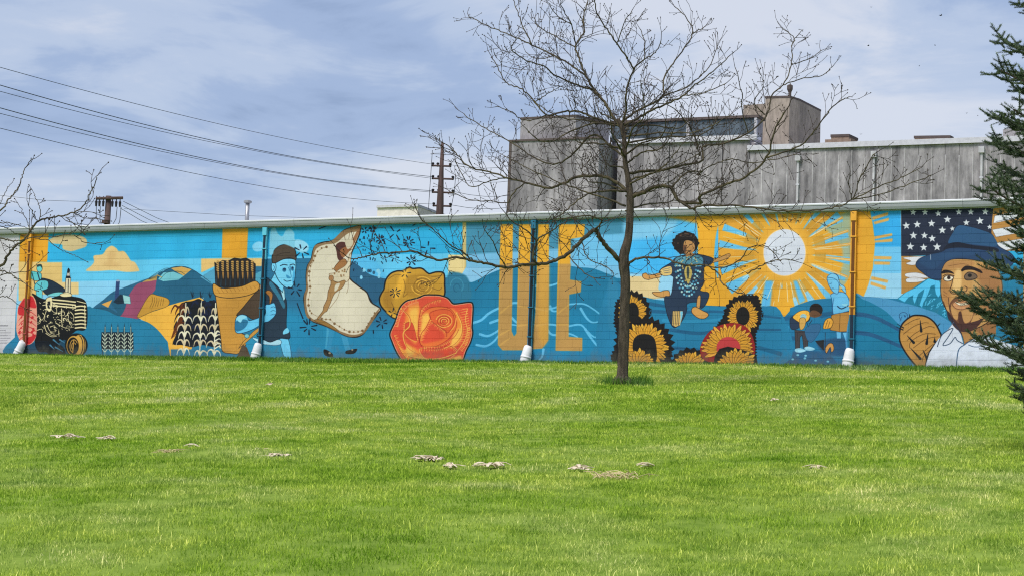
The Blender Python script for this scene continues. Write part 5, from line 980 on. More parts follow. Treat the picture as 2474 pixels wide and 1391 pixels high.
# ---------------------------------------------------------------- bare trees
BARK = plain('dark_bark', (.15, .115, .085), .95, .4, 7., bump=1., stretch=(3, 3, .6), c2=(.035, .028, .022)); TWIG = plain('twig_bark', (.055, .04, .032), .9, .3, 12.); MOSSY = plain('limb_bark', (.14, .115, .065), .95, .4, 5., bump=.6, c2=(.035, .028, .022))
class Tree:
    def __init__(s, seed): s.rng = random.Random(seed); s.big = MB(); s.small = MB(); s.buds = MB()
    def bud(s, p, d, r):
        d = d.normalized(); u = d.orthogonal().normalized()*r; w = d.cross(u.normalized())*r; q = p+d*r*1.1
        s.small.add([p-d*r*.4, q+u, q+w, q-u, q-w, p+d*r*2.6], [(0, 2, 1), (0, 3, 2), (0, 4, 3), (0, 1, 4), (5, 1, 2), (5, 2, 3), (5, 3, 4), (5, 4, 1)])
    def twig(s, p, d, L, r, lev):
        g = s.rng; n = max(2, int(L/.11)); pts, rad = [p.copy()], [r]; d = d.normalized(); sg = 1; seg = L/n
        for i in range(n):
            side = d.orthogonal().normalized(); side.rotate(Matrix.Rotation(g.uniform(0, 6.28), 3, d))
            d = (d+side*g.uniform(.15, .42)+Vector((0, 0, .07))).normalized(); p = p+d*seg; pts.append(p.copy()); rad.append(max(.0045, r*(1-.65*(i+1)/n)))
            if lev > 0 and i < n-1 and g.random() < .62:
                sd = d.cross(side).normalized(); c = (d*.75+sd*g.choice((-1, 1))*g.uniform(.55, 1.)+Vector((0, 0, .15))).normalized(); s.twig(p.copy(), c, L*g.uniform(.3, .6), max(.005, r*.66), lev-1)
            elif g.random() < .45: s.bud(p, (d+side*.8), .0095)
        s.small.tube(pts, rad, 4 if r > .008 else 3, cap=False); s.bud(p, d, .012)
    def limb(s, pts, r0, r1, dens=1.25, L0=.7, lev=2, start=.1):
        g = s.rng; P_ = [Vector(p) for p in pts]; a = np.array([tuple(p) for p in P_]); a = spline(a, False, 6); n = len(a)
        w = np.array([[g.uniform(-1, 1) for _ in range(3)] for _ in range(n)])*.012; w[0] = 0; a = a+w
        rad = [r0+(r1-r0)*(i/(n-1))**.75 for i in range(n)]
        s.big.tube([tuple(p) for p in a], rad, 7 if r0 > .03 else 5)
        seg = np.linalg.norm(np.diff(a, axis=0), axis=1); cum = np.concatenate([[0], np.cumsum(seg)]); tot = cum[-1]; t = tot*start
        while t < tot:
            i = min(n-2, int(np.searchsorted(cum, t)-1)); f = (t-cum[i])/max(seg[i], 1e-6); q = Vector(a[i]+(a[i+1]-a[i])*f); d = Vector(a[i+1]-a[i]).normalized()
            side = d.orthogonal().normalized(); side.rotate(Matrix.Rotation(g.uniform(0, 6.28), 3, d)); fr = t/tot
            s.twig(q, d*.55+side*g.uniform(.7, 1.1)+Vector((0, 0, .28)), L0*1.3*(1-.45*fr)*g.uniform(.4, 1.3), max(.006, (r0+(r1-r0)*fr)*.42 if r0 < .03 else .0095), lev if g.random() < .7 else 1)
            t += g.uniform(.13, .3)/dens
        e = Vector(a[-1]); s.twig(e, Vector(a[-1]-a[-3]), L0*.6, r1, 1)
        return a
    def finish(s, name, base, label, trunk_mb):
        r = empty(name, base); tag(r, label, 'tree')
        hung(trunk_mb, 'trunk', BARK, r, True); c = hung(s.big, 'limbs', MOSSY, r, True); hung(s.small, 'crown', TWIG, r)
        return r
def build_bare_tree():
    B = on_lawn(1502, 931); Y0 = B[1]; T = Tree(11); g = T.rng
    def K(x, y, d=0.): return at(x, y, Y0+d)
    tr = [(1502, 936, 25), (1503, 920, 18), (1504, 900, 16), (1506, 850, 15), (1509, 750, 14.5), (1511, 680, 14), (1507, 640, 15), (1508, 615, 14), (1518, 575, 11.5), (1522, 520, 10.5), (1522, 470, 10), (1517, 430, 8), (1510, 390, 7), (1508, 340, 6.2), (1502, 308, 6.5), (1493, 288, 4.5)]
    sc = Y0/FPX; tm = MB(); a = spline(np.array([(*K(x, y), r*.86*sc) for x, y, r in tr]), False, 5); tm.tube([p[:3] for p in a], [p[3]*(1+g.uniform(-.04, .04)) for p in a], 14)
    for k in range(6):   # root flare
        an = k*1.05+.3; b0 = K(1503, 905); f = np.array([math.cos(an), math.sin(an), 0]); e = b0+f*.27; e[2] = float(gz(e[0], e[1]))-.04; tm.tube([b0, b0*.5+e*.5+f*.03-np.array([0, 0, .02]), e], [.07, .06, .02], 6)
    C1 = lambda L: [(1060+x/2.674, y/2.674) for x, y in L]
    C2 = lambda L: [(1560+x/2.674, y/2.674) for x, y in L]
    Cd = lambda L: [(1100+x/3.66, 510+y/3.66) for x, y in L]
    Ce = lambda L: [(1460+x/3.4786, 500+y/3.4786) for x, y in L]
    Cc = lambda L: [(700+x/3.863, 530+y/3.863) for x, y in L]
    def limb(px, r0, r1, dz, **k):
        n = len(px); T.limb([K(x, y, dz[0]+(dz[1]-dz[0])*(i/(n-1))**1.1) for i, (x, y) in enumerate(px)], r0*.72*sc, r1*.85*sc, **k)
    limb(Cd([(1470, 450), (1420, 400), (1340, 320), (1275, 230), (1240, 165), (1150, 230), (1050, 330), (960, 405), (850, 448), (760, 468), (600, 475), (450, 500), (300, 470), (150, 440), (0, 412)])+Cc([(1400, 385), (1250, 340), (1150, 300), (950, 315), (830, 320), (700, 350), (600, 372)]), 9, 1.6, (0, -2.4), L0=.8)
    limb(Cd([(760, 470), (690, 430), (710, 300), (740, 240), (860, 170), (930, 120)]), 4.2, 1.6, (-1.2, -1.6)); limb(Cd([(720, 270), (640, 180), (520, 100), (440, 20)]), 3, 1.4, (-1.2, -1.5)); limb(Cd([(450, 500), (390, 400), (320, 250), (270, 190)]), 2.5, 1.2, (-1.6, -2.2), L0=.5); limb(Cd([(150, 430), (60, 360), (-60, 290), (-200, 160), (-330, 40)]), 2.6, 1.2, (-2, -2.8), L0=.5)
    limb(Cd([(1240, 165), (1300, 90), (1250, 60), (1150, 40), (1000, 60), (850, 100)]), 3.6, 1.3, (-.6, -1.4)); limb(Cd([(1010, 400), (1090, 500), (1180, 570), (1240, 600)]), 2.2, 1.2, (-.7, -1.6), L0=.5, dens=.7); limb(Cd([(1120, 280), (1180, 420), (1330, 490), (1400, 550)]), 2.2, 1.2, (-.5, -1.4), L0=.5, dens=.7)
    limb(C1([(1235, 1250), (1150, 1180), (1050, 1140), (900, 1145), (800, 1190), (700, 1213), (560, 1180), (440, 1150), (330, 1110), (200, 1080), (110, 990), (50, 935)]), 6.5, 1.6, (0, 1.6), L0=.7)
    limb(C1([(1225, 1240), (1080, 1235), (980, 1250), (900, 1290), (800, 1380), (690, 1440)]), 4.5, 1.4, (0, -1.5)); limb(C1([(560, 1180), (480, 1250), (440, 1310), (330, 1300), (200, 1290), (60, 1230)]), 2.6, 1.2, (.9, 1.4), L0=.5); limb(C1([(440, 1150), (330, 1170), (200, 1200), (110, 1050)]), 2.5, 1.2, (1, 1.8), L0=.5)
    limb(C1([(1195, 1010), (1120, 960), (1000, 870), (850, 1010), (740, 1060), (600, 1010), (470, 920), (300, 830), (160, 740)]), 4.5, 1.3, (0, 1.9))
    limb(C1([(1195, 840), (1130, 760), (1070, 660), (1010, 590), (950, 490), (900, 360), (885, 300), (940, 205), (932, 120), (965, 0), (975, -60)]), 6, 1.5, (0, .9))
    limb(C1([(950, 490), (850, 420), (740, 360), (600, 290), (500, 245), (400, 205), (280, 150), (190, 105)]), 3.6, 1.3, (.5, 1.9), L0=.55); limb(C1([(1010, 590), (900, 550), (760, 490), (680, 430), (560, 390), (480, 330), (470, 300)]), 3.6, 1.3, (.4, -1.2)); limb(C1([(600, 290), (540, 160), (510, 80), (480, 0)]), 2.4, 1.2, (1, 1.3), L0=.45); limb(C1([(885, 300), (860, 160), (800, 60), (780, -20)]), 2.5, 1.2, (.8, .4), L0=.5); limb(C1([(860, 160), (770, 110), (710, 20)]), 2, 1.1, (.6, .2), L0=.4); limb(C1([(740, 360), (640, 380), (560, 340)]), 2, 1.1, (.9, 1.2), L0=.4); limb(C1([(885, 310), (760, 240), (640, 170), (620, 120)]), 2.4, 1.1, (.8, 1.6), L0=.45)
    limb(C1([(1190, 790), (1215, 700), (1210, 600), (1260, 450), (1330, 385), (1400, 340), (1440, 260)]), 4.6, 1.3, (0, -.9)); limb(C1([(1260, 450), (1200, 350), (1100, 210), (1030, 100), (1005, 0), (1000, -60)]), 3.4, 1.3, (-.5, -1.1), L0=.55); limb(C1([(1330, 385), (1330, 270), (1300, 190)]), 2.2, 1.1, (-.7, -.5), L0=.4); limb(C1([(1150, 290), (1190, 170), (1250, 70)]), 2.2, 1.1, (-.8, -1.4), L0=.4)
    limb(C1([(1165, 800), (1280, 720), (1400, 660), (1450, 620), (1455, 500), (1530, 390), (1640, 220), (1600, 120), (1520, 40)]), 4.6, 1.3, (0, 1.4), L0=.6); limb(C1([(1640, 220), (1700, 185), (1740, 160)]), 1.8, 1.1, (1.2, 1.4), L0=.35); limb(C1([(1200, 810), (1330, 740), (1450, 680), (1580, 620), (1640, 560), (1750, 480), (1872, 370)]), 4.8, 1.3, (0, -1.6), L0=.6); limb(C1([(1450, 620), (1600, 560), (1740, 440), (1800, 300)]), 2.6, 1.2, (.6, .8), L0=.5); limb(C1([(1580, 620), (1720, 600), (1860, 540)]), 2.2, 1.2, (-.9, -1.5), L0=.5)
    limb(C1([(1140, 805), (1000, 760), (900, 720), (800, 725), (700, 745), (620, 660), (540, 580), (440, 540), (400, 470), (340, 370)]), 4.4, 1.3, (0, .8)); limb(C1([(620, 660), (700, 610), (780, 560)]), 2, 1.1, (.5, .3), L0=.4); limb(C1([(1140, 810), (1000, 800), (850, 850), (740, 910), (640, 905), (560, 830)]), 3.6, 1.2, (0, -1.5)); limb(C1([(700, 745), (560, 780), (460, 720), (370, 690)]), 2.2, 1.1, (.5, 1.), L0=.45)
    limb(C1([(1250, 1268), (1330, 1240), (1400, 1208), (1500, 1215), (1560, 1300), (1690, 1310)])+C2([(350, 1265), (500, 1200), (650, 1140), (780, 1020), (830, 850), (900, 720)]), 8, 2.2, (0, -1.6), L0=.8)
    limb(C1([(1560, 1300), (1640, 1350)])+C2([(350, 1330), (600, 1332), (850, 1362), (1050, 1360), (1200, 1345), (1330, 1290), (1390, 1140), (1480, 990)]), 4.6, 1.4, (-.6, -2.2), L0=.6); limb(C2([(1330, 1290), (1500, 1210), (1650, 1150), (1780, 1080)]), 2.4, 1.1, (-1.9, -2.6), L0=.45); limb(C2([(1340, 1290), (1500, 1262), (1700, 1190), (1850, 1130)]), 2.2, 1.1, (-1.9, -1.6), L0=.4); limb(C2([(1330, 1290), (1315, 1180), (1320, 1110)]), 1.8, 1., (-1.9, -2.1), L0=.3)
    limb(Ce([(190, 495), (250, 445), (350, 425), (500, 430), (600, 465), (700, 490), (850, 490), (960, 560), (990, 640), (1100, 710), (1190, 730)]), 5, 1.4, (0, -1.6), L0=.6); limb(Ce([(850, 490), (1000, 510), (1150, 440), (1220, 340), (1350, 330), (1460, 420)]), 2.6, 1.2, (-1, -1.8), L0=.5); limb(Ce([(1200, 560), (1300, 500), (1400, 460), (1520, 440), (1600, 450)]), 2.2, 1.1, (-1, -1.2), L0=.5)
    limb(C1([(1235, 1120), (1330, 1108), (1450, 1100), (1560, 1070), (1700, 1040)])+C2([(372, 950), (500, 930), (660, 860), (780, 750), (820, 610), (890, 550), (940, 420), (945, 300), (960, 250), (880, 180)]), 5.4, 1.2, (0, 1.9), L0=.65); limb(C2([(960, 250), (995, 215), (1020, 190)]), 1.6, 1, (1.8, 1.9), L0=.3); limb(C2([(940, 420), (1060, 380), (1140, 325)]), 2, 1.1, (1.7, 2.2), L0=.4); limb(C2([(890, 550), (1000, 510), (1130, 490), (1210, 430)]), 2.2, 1.1, (1.6, 1.2), L0=.45)
    limb(C2([(780, 1020), (1000, 940), (1110, 820), (1200, 700), (1280, 640), (1310, 630)]), 3, 1.2, (-1, -2.), L0=.5); limb(C2([(660, 860), (620, 700), (620, 600), (580, 440)]), 2.4, 1.1, (1.2, .6), L0=.5); limb(C2([(780, 750), (700, 660), (760, 560), (740, 470)]), 2.2, 1.1, (1.5, 1.), L0=.45); limb(C2([(350, 1010), (300, 850), (180, 700), (60, 660)]), 2.8, 1.2, (1, .4), L0=.6)
    limb(C1([(1500, 1215), (1600, 1120), (1700, 1110)])+C2([(330, 1130), (450, 1060), (560, 1030), (700, 1050), (980, 1000)]), 3.4, 1.2, (-.4, .8), L0=.6)
    # limbs towards and away from the viewer
    for k in range(20):
        y = 300+(k % 15)*15+g.uniform(-8, 8); b = K(1512, y); an = g.choice((1, -1))*math.pi/2+g.uniform(-.7, .7) if k < 9 else g.choice((0, math.pi))+g.uniform(-.8, .8); L = g.uniform(1.1, 2.3); d = np.array([math.cos(an), math.sin(an), .35 if k < 15 else g.uniform(.0, .3)])
        T.limb([b, b+d*L*.35, b+d*L*.7+np.array([g.uniform(-.2, .2), 0, -.05]), b+d*L+np.array([g.uniform(-.3, .3), 0, .2])], .022, .007, L0=.6, dens=.8)
    T.finish('bare_tree', tuple(B), 'bare spreading tree with dark trunk standing on the lawn before the mural', tm)
build_bare_tree()
def build_left_tree():
    B = on_lawn(-330, 985); Y0 = B[1]; T = Tree(23); g = T.rng; sc = Y0/FPX
    def K(x, y, d=0.): return at(x, y, Y0+d)
    tm = MB(); a = spline(np.array([(*K(x, y), r*sc) for x, y, r in ((-330, 992, 34), (-328, 960, 24), (-325, 860, 21), (-322, 740, 20), (-318, 620, 17), (-316, 480, 14), (-310, 320, 10), (-300, 160, 6), (-296, 20, 3))]), False, 5); tm.tube([p[:3] for p in a], [p[3] for p in a], 14)
    C = lambda L: [(x/3.023, 370+y/3.023) for x, y in L]
    def limb(px, r0, r1, dz, **k):
        n = len(px); T.limb([K(x, y, dz[0]+(dz[1]-dz[0])*i/(n-1)) for i, (x, y) in enumerate(px)], max(r0*.45, 1.2)*sc, r1*.7*sc, **k)
    limb([(-322, 800), (-220, 760), (-110, 720)]+C([(0, 830), (50, 750), (110, 680), (170, 640), (220, 570), (280, 495), (360, 475), (460, 455), (540, 435), (610, 385), (650, 310), (690, 230), (708, 165)]), 10, 1.5, (0, -.6), L0=.42, lev=1, dens=.5, start=.55)
    limb([(-318, 640), (-200, 600), (-90, 550)]+C([(0, 420), (60, 340), (125, 265), (155, 190), (180, 110), (245, 40)]), 7, 1.4, (0, .8), L0=.3, lev=1, dens=.4, start=.6)
    limb([(-322, 620), (-200, 590), (-100, 575)]+C([(0, 625), (80, 640), (150, 640), (230, 615), (400, 610), (520, 595)]), 6, 1.3, (0, -1.), L0=.4, lev=1, dens=.5, start=.6)
    limb(C([(250, 620), (350, 640), (420, 690), (500, 730), (560, 755)]), 1.8, 1., (-.8, -1.), L0=.3, lev=1, dens=.7); limb(C([(540, 595), (600, 640), (680, 660), (760, 655)]), 1.8, 1., (-1, -1.1), L0=.3, lev=1, dens=.7)
    limb([(-320, 700), (-200, 680), (-90, 660)]+C([(0, 860), (60, 875), (130, 915), (200, 965)]), 5, 1.3, (0, -1.4), L0=.35, lev=1, dens=.6, start=.55); limb([(-200, 690), (-90, 690)]+C([(0, 890), (120, 870), (210, 860), (280, 800)]), 4, 1.1, (0, .4), L0=.35, lev=1, dens=.6, start=.5); limb([(-200, 750), (-90, 720)]+C([(0, 1045), (60, 1050), (130, 1100)]), 4, 1.1, (0, .6), L0=.35, lev=1, dens=.7, start=.5)
    limb(C([(290, 490), (290, 400), (260, 330), (250, 300)]), 1.9, 1, (-.3, -.2), L0=.28, lev=1, dens=.7); limb(C([(215, 570), (200, 500), (165, 430), (150, 400)]), 1.9, 1, (-.2, 0), L0=.28, lev=1, dens=.7); limb(C([(270, 500), (230, 420), (195, 340)]), 1.7, 1, (-.3, -.6), L0=.28, lev=1, dens=.7); limb(C([(540, 435), (600, 430), (700, 440)]), 1.6, 1, (-.5, -.7), L0=.25, lev=1, dens=.7); limb(C([(545, 445), (620, 470), (735, 485)]), 1.6, 1, (-.5, -.3), L0=.25, lev=1, dens=.7); limb(C([(480, 470), (530, 510), (575, 540)]), 1.6, 1, (-.5, -.9), L0=.25, lev=1, dens=.7)
    limb([(-200, 560), (-90, 545)]+C([(0, 510), (100, 520), (190, 540)]), 4, 1.1, (0, .5), L0=.3, lev=1, dens=.5, start=.5); limb([(-200, 540), (-80, 550)]+C([(0, 535), (60, 555), (120, 590)]), 4, 1.1, (0, 1), L0=.3, lev=1, dens=.5, start=.5); limb([(-100, 540)]+C([(-30, 400), (10, 340), (50, 270), (65, 235)]), 2.4, 1.1, (.2, .6), L0=.3, lev=1, dens=.5)
    for k in range(16):
        y = 740-k*42; b = K(-318, y); an = g.uniform(2.2, 5.6); L = 2.6-k*.11; d = np.array([math.cos(an), math.sin(an), .5]); T.limb([b, b+d*L*.4, b+d*L*.75, b+d*L+np.array([0, 0, .25])], .04, .008, L0=.6, lev=1, dens=.6)
    T.finish('bare_tree', tuple(B), 'bare branches reaching in at the left edge over the white wall', tm)
build_left_tree()

# ---------------------------------------------------------------- spruce
def needle_mat(name, a, b_):
    m, nt, b = node_mat(name); N, L = nt.nodes, nt.links; g = N.new('ShaderNodeNewGeometry'); n = N.new('ShaderNodeTexNoise'); n.inputs['Scale'].default_value = 5.; n.inputs['Detail'].default_value = 4; L.new(g.outputs['Position'], n.inputs['Vector'])
    ad = N.new('ShaderNodeMath'); ad.operation = 'MULTIPLY_ADD'; L.new(g.outputs['Random Per Island'], ad.inputs[0]); ad.inputs[1].default_value = .5; L.new(n.outputs['Fac'], ad.inputs[2])
    r = N.new('ShaderNodeValToRGB'); L.new(ad.outputs[0], r.inputs[0]); e = r.color_ramp.elements; e[0].position, e[0].color, e[1].position, e[1].color = .45, (*a, 1), 1., (*b_, 1); L.new(r.outputs[0], b.inputs['Base Color']); b.inputs['Roughness'].default_value = .6; b.inputs['Specular IOR Level'].default_value = .25; return m
NEEDLE = needle_mat('spruce_needles', (.018, .042, .022), (.13, .18, .085))
def build_spruce():
    B = on_lawn(2708, 1088); rng = np.random.default_rng(4); pr = random.Random(4); Y0 = B[1]
    print('SPRUCE', B, 'bare tree', on_lawn(1502, 931), 'left', on_lawn(-330, 985))
    Ht = 9.6; tm = MB().tube([(B[0], B[1], B[2]-.2), (B[0], B[1], B[2]+.3), (B[0]+.02, B[1], B[2]+3), (B[0], B[1], B[2]+Ht)], [.2, .15, .11, .015], 10)
    bm_ = MB(); shoots = []                      # (pos, dir, length)
    def shoot(p, d, L): shoots.append((np.array(p), np.array(d)/np.linalg.norm(d), L))
    z = .28; k = 0
    while z < Ht-.1:
        f = z/Ht; R_ = 1.56*(1-f)**.62*(.5+.5*min(1, z/1.2)) + .05
        nb = 10 if z < 5 else 6
        for j in range(nb):
            an = 2*math.pi*(j+pr.uniform(-.28, .28))/nb+k*.9; L = R_*pr.uniform(.74, 1.12); h = np.array([math.cos(an), math.sin(an), 0]); sd = np.array([-h[1], h[0], 0])
            dr = -.16+.34*f+pr.uniform(-.08, .08); n = 8; pts = []; zj = pr.gauss(0, .06)
            for i in range(n+1):
                t = i/n; pts.append(np.array([B[0], B[1], B[2]+z+zj])+h*L*t+sd*.05*math.sin(t*3+j)+np.array([0, 0, L*(dr*t+.22*t*t*t)]))
            bm_.tube(pts, [.022*(1-.8*i/n)+.004 for i in range(n+1)], 4, cap=False)
            s_ = .12
            while s_ < 1.:
                i = min(n-1, int(s_*n)); q = pts[i]+(pts[i+1]-pts[i])*(s_*n-i); td = pts[i+1]-pts[i]; td = td/np.linalg.norm(td)
                for sg in (-1, 1):
                    Ls = L*.36*(1-s_*.7)*pr.uniform(.6, 1.2)+.06; bd = td*.6+sd*sg*.85+np.array([0, 0, pr.uniform(-.2, .3)]); bd /= np.linalg.norm(bd); m_ = max(2, int(Ls/.095)); c = q.copy(); bp = [c.copy()]
                    for e in range(m_):
                        bd2 = bd+np.array([0, 0, -.12+.3*(e/m_)]); bd2 /= np.linalg.norm(bd2); shoot(c, bd2, .13)
                        c = c+bd2*Ls/m_; bp.append(c.copy())
                        for s2 in (-1, 1):
                            if pr.random() < .85: shoot(c, bd2*.55+np.cross(bd2, [0, 0, 1])*s2*.8+np.array([0, 0, pr.uniform(-.5, .7)]), pr.uniform(.07, .13))
                    shoot(c, bd+np.array([0, 0, .25]), .13); bm_.tube(bp, .004, 3, cap=False)
                shoot(q, td+np.array([0, 0, .25]), .13)
                s_ += (.076 if z < 5 else .16)/L*pr.uniform(.85, 1.25)
            shoot(pts[-1], pts[-1]-pts[-2]+np.array([0, 0, .02]), .12)
        z += .30 if z < 5 else .45; k += 1
    Pn = np.array([s[0] for s in shoots]); Dn = np.array([s[1] for s in shoots]); Ln = np.array([s[2] for s in shoots]); ns = len(shoots)
    # needles: slim triangles round every shoot, leaning towards its tip
    nn = 40 if ns*40 < 1700000 else int(1700000/ns)
    up = np.where(np.abs(Dn[:, 2:3]) < .9, np.array([[0, 0, 1.]]), np.array([[1., 0, 0]])); U = np.cross(Dn, up); U /= np.linalg.norm(U, axis=1, keepdims=True); Wv = np.cross(U, Dn)
    t = (np.arange(nn)+.5)/nn; t = t[None]+rng.uniform(-.03, .03, (ns, nn)); an = (np.arange(nn)*2.4)[None]+rng.uniform(0, 6.28, (ns, 1)); nl = rng.uniform(.020, .029, (ns, nn))
    rd = U[:, None]*np.cos(an)[..., None]+Wv[:, None]*np.sin(an)[..., None]; base = Pn[:, None]+Dn[:, None]*(Ln[:, None]*t)[..., None]; dirn = rd*.9+Dn[:, None]*.5+np.array([0, 0, .14]); tip = base+dirn*nl[..., None]
    tang = np.cross(dirn, Dn[:, None]); tang /= np.linalg.norm(tang, axis=-1, keepdims=True)+1e-9; wd = .0048
    V = np.stack([base-tang*wd, base+tang*wd, tip], 2).reshape(-1, 3); F = np.arange(len(V), dtype=np.int32).reshape(-1, 3)
    r = empty('spruce_tree', tuple(B)); tag(r, 'dark green spruce cut off by the right edge, overlapping the painted man', 'tree')
    hung(tm, 'trunk', BARK, r, True); hung(bm_, 'branches', TWIG, r)
    o = link('crown', mesh_np('crown', V, F), NEEDLE); o.parent = r; o.matrix_parent_inverse = Matrix.Translation(-Vector(B)); o['kind'] = 'stuff'
    print('shoots', ns, 'needles', ns*nn)
build_spruce()

# ---------------------------------------------------------------- grass
def grass_mat(name, tint=(1, 1, 1)):
    m = bpy.data.materials.new(name); m.use_nodes = True; nt = m.node_tree; N, L = nt.nodes, nt.links; N.clear()
    out = N.new('ShaderNodeOutputMaterial'); d = N.new('ShaderNodeBsdfDiffuse'); t = N.new('ShaderNodeBsdfTranslucent'); mx = N.new('ShaderNodeMixShader'); mx.inputs[0].default_value = .3; L.new(d.outputs[0], mx.inputs[1]); L.new(t.outputs[0], mx.inputs[2]); L.new(mx.outputs[0], out.inputs[0])
    g = N.new('ShaderNodeNewGeometry')
    def noise(sc, det, off=(0, 0, 0), st=(1, 1, 1)):
        mp = N.new('ShaderNodeMapping'); mp.inputs['Location'].default_value = off; mp.inputs['Scale'].default_value = st; L.new(g.outputs['Position'], mp.inputs[0]); n = N.new('ShaderNodeTexNoise'); n.inputs['Scale'].default_value = sc; n.inputs['Detail'].default_value = det; n.inputs['Roughness'].default_value = .6; L.new(mp.outputs[0], n.inputs['Vector']); return n.outputs['Fac']
    def ramp(v, st):
        r = N.new('ShaderNodeValToRGB'); L.new(v, r.inputs[0]); e = r.color_ramp.elements
        while len(e) < len(st): e.new(.5)
        for k, (p, c) in enumerate(st): e[k].position = p; e[k].color = (*c, 1)
        return r.outputs[0]
    def mul(a, c):
        x = N.new('ShaderNodeMix'); x.data_type = 'RGBA'; x.blend_type = 'MULTIPLY'; x.inputs[0].default_value = 1.; L.new(a, x.inputs[6]); L.new(c, x.inputs[7]); return x.outputs[2]
    patch = ramp(noise(.55, 5), [(.28, (.19, .345, .028)), (.40, (.315, .475, .047)), (.52, (.435, .56, .085)), (.66, (.57, .64, .21))])
    small = ramp(noise(2.6, 7, (5, 3, 1)), [(.32, (.5, .64, .45)), (.52, (1., 1., 1.)), (.7, (1.3, 1.2, 1.35))])
    blade = ramp(g.outputs['Random Per Island'], [(0, (.6, .68, .6)), (.6, (1.05, 1.05, 1.)), (.9, (1.35, 1.25, 1.4)), (1., (2.1, 1.7, 2.8))])
    tn = N.new('ShaderNodeRGB'); tn.outputs[0].default_value = (*tint, 1); wide = ramp(noise(.11, 3, (2.3, 9.1, 0)), [(.36, (.78, .86, .7)), (.5, (1., 1., 1.)), (.64, (1.22, 1.1, 1.45))]); c = mul(mul(mul(mul(patch, small), blade), wide), tn.outputs[0]); L.new(c, d.inputs['Color']); L.new(c, t.inputs['Color']); return m
GRASS = grass_mat('grass_blades'); LUSH = grass_mat('uncut_grass', (.34, .5, .5))
def clump(name, n, rad, hmin, hmax, w, seed):
    r = np.random.default_rng(seed); p = r.uniform(-rad, rad, (n, 2)); h = r.uniform(hmin, hmax, n)*(.75+.5*r.random(n)**3); a = r.uniform(0, 6.283, n); ln = r.uniform(.1, .75, n)*h; wd = w*r.uniform(.7, 1.3, n)
    c, s_ = np.cos(a), np.sin(a); fa = a+r.uniform(-1.2, 1.2, n); sx, sy = -np.sin(fa)*wd, np.cos(fa)*wd
    b = np.stack([p[:, 0], p[:, 1], np.full(n, -.01)], -1); m_ = b+np.stack([c*ln*.35, s_*ln*.35, h*.6], -1); t_ = b+np.stack([c*ln, s_*ln, h], -1); side = np.stack([sx, sy, 0*sx], -1)
    V = np.stack([b-side, b+side, m_+side*.8, m_-side*.8, t_], 1).reshape(-1, 3); k = np.arange(n)[:, None]*5
    F3 = [tuple(x) for x in (k+np.array([3, 2, 4])).tolist()]+[tuple(x) for x in (k+np.array([0, 1, 2, 3])).tolist()]
    me = bpy.data.meshes.new(name); me.from_pydata(V.tolist(), [], F3); me.update(); return me
def grass(name, attr, density, me, smin, smax, seed, label):
    o = link(name, me, GRASS); tag(o, label, 'grass', kind='stuff')
    ng = bpy.data.node_groups.new(name+'_spread', 'GeometryNodeTree'); ng.interface.new_socket('Geometry', in_out='INPUT', socket_type='NodeSocketGeometry'); ng.interface.new_socket('Geometry', in_out='OUTPUT', socket_type='NodeSocketGeometry')
    N, L = ng.nodes, ng.links; gi, go = N.new('NodeGroupInput'), N.new('NodeGroupOutput'); oi = N.new('GeometryNodeObjectInfo'); oi.inputs['Object'].default_value = lawn; oi.transform_space = 'ORIGINAL'
    na = N.new('GeometryNodeInputNamedAttribute'); na.data_type = 'FLOAT'; na.inputs['Name'].default_value = attr
    ds = N.new('GeometryNodeDistributePointsOnFaces'); ds.distribute_method = 'RANDOM'; ds.inputs['Seed'].default_value = seed; ma = N.new('ShaderNodeMath'); ma.operation = 'MULTIPLY'; ma.inputs[1].default_value = density; L.new(na.outputs[0], ma.inputs[0]); L.new(ma.outputs[0], ds.inputs['Density']); L.new(oi.outputs['Geometry'], ds.inputs['Mesh'])
    ip = N.new('GeometryNodeInstanceOnPoints'); L.new(ds.outputs['Points'], ip.inputs['Points']); L.new(gi.outputs[0], ip.inputs['Instance'])
    rv = N.new('FunctionNodeRandomValue'); rv.data_type = 'FLOAT_VECTOR'; rv.inputs[0].default_value = (-.06, -.06, 0); rv.inputs[1].default_value = (.06, .06, 6.283); L.new(ds.outputs['Rotation'], ip.inputs['Rotation']); ri = N.new('GeometryNodeRotateInstances'); L.new(ip.outputs[0], ri.inputs['Instances']); L.new(rv.outputs[0], ri.inputs['Rotation'])
    rs = N.new('FunctionNodeRandomValue'); rs.data_type = 'FLOAT'; rs.inputs[2].default_value = smin; rs.inputs[3].default_value = smax; rs.inputs['Seed'].default_value = seed+5; L.new(rs.outputs[1], ip.inputs['Scale']); L.new(ri.outputs[0], go.inputs[0])
    md = o.modifiers.new('spread', 'NODES'); md.node_group = ng; return o
grass('grass', 'd_near', 27., clump('near_blades', 140, .2, .02, .043, .0023, 1), .7, 1.3, 1, 'short mown grass of the foreground lawn')
grass('grass', 'd_near', 7., clump('tall_blades', 20, .22, .03, .065, .0026, 2), .7, 1.3, 2, 'longer blades standing out of the foreground lawn')
grass('grass', 'd_mid', 14., clump('mid_blades', 140, .27, .02, .045, .0036, 3), .75, 1.3, 3, 'mown grass of the middle lawn before the tree')
grass('grass', 'd_far', 8., clump('far_blades', 120, .36, .025, .05, .006, 4), .75, 1.3, 4, 'mown grass of the upper lawn up to the wall')
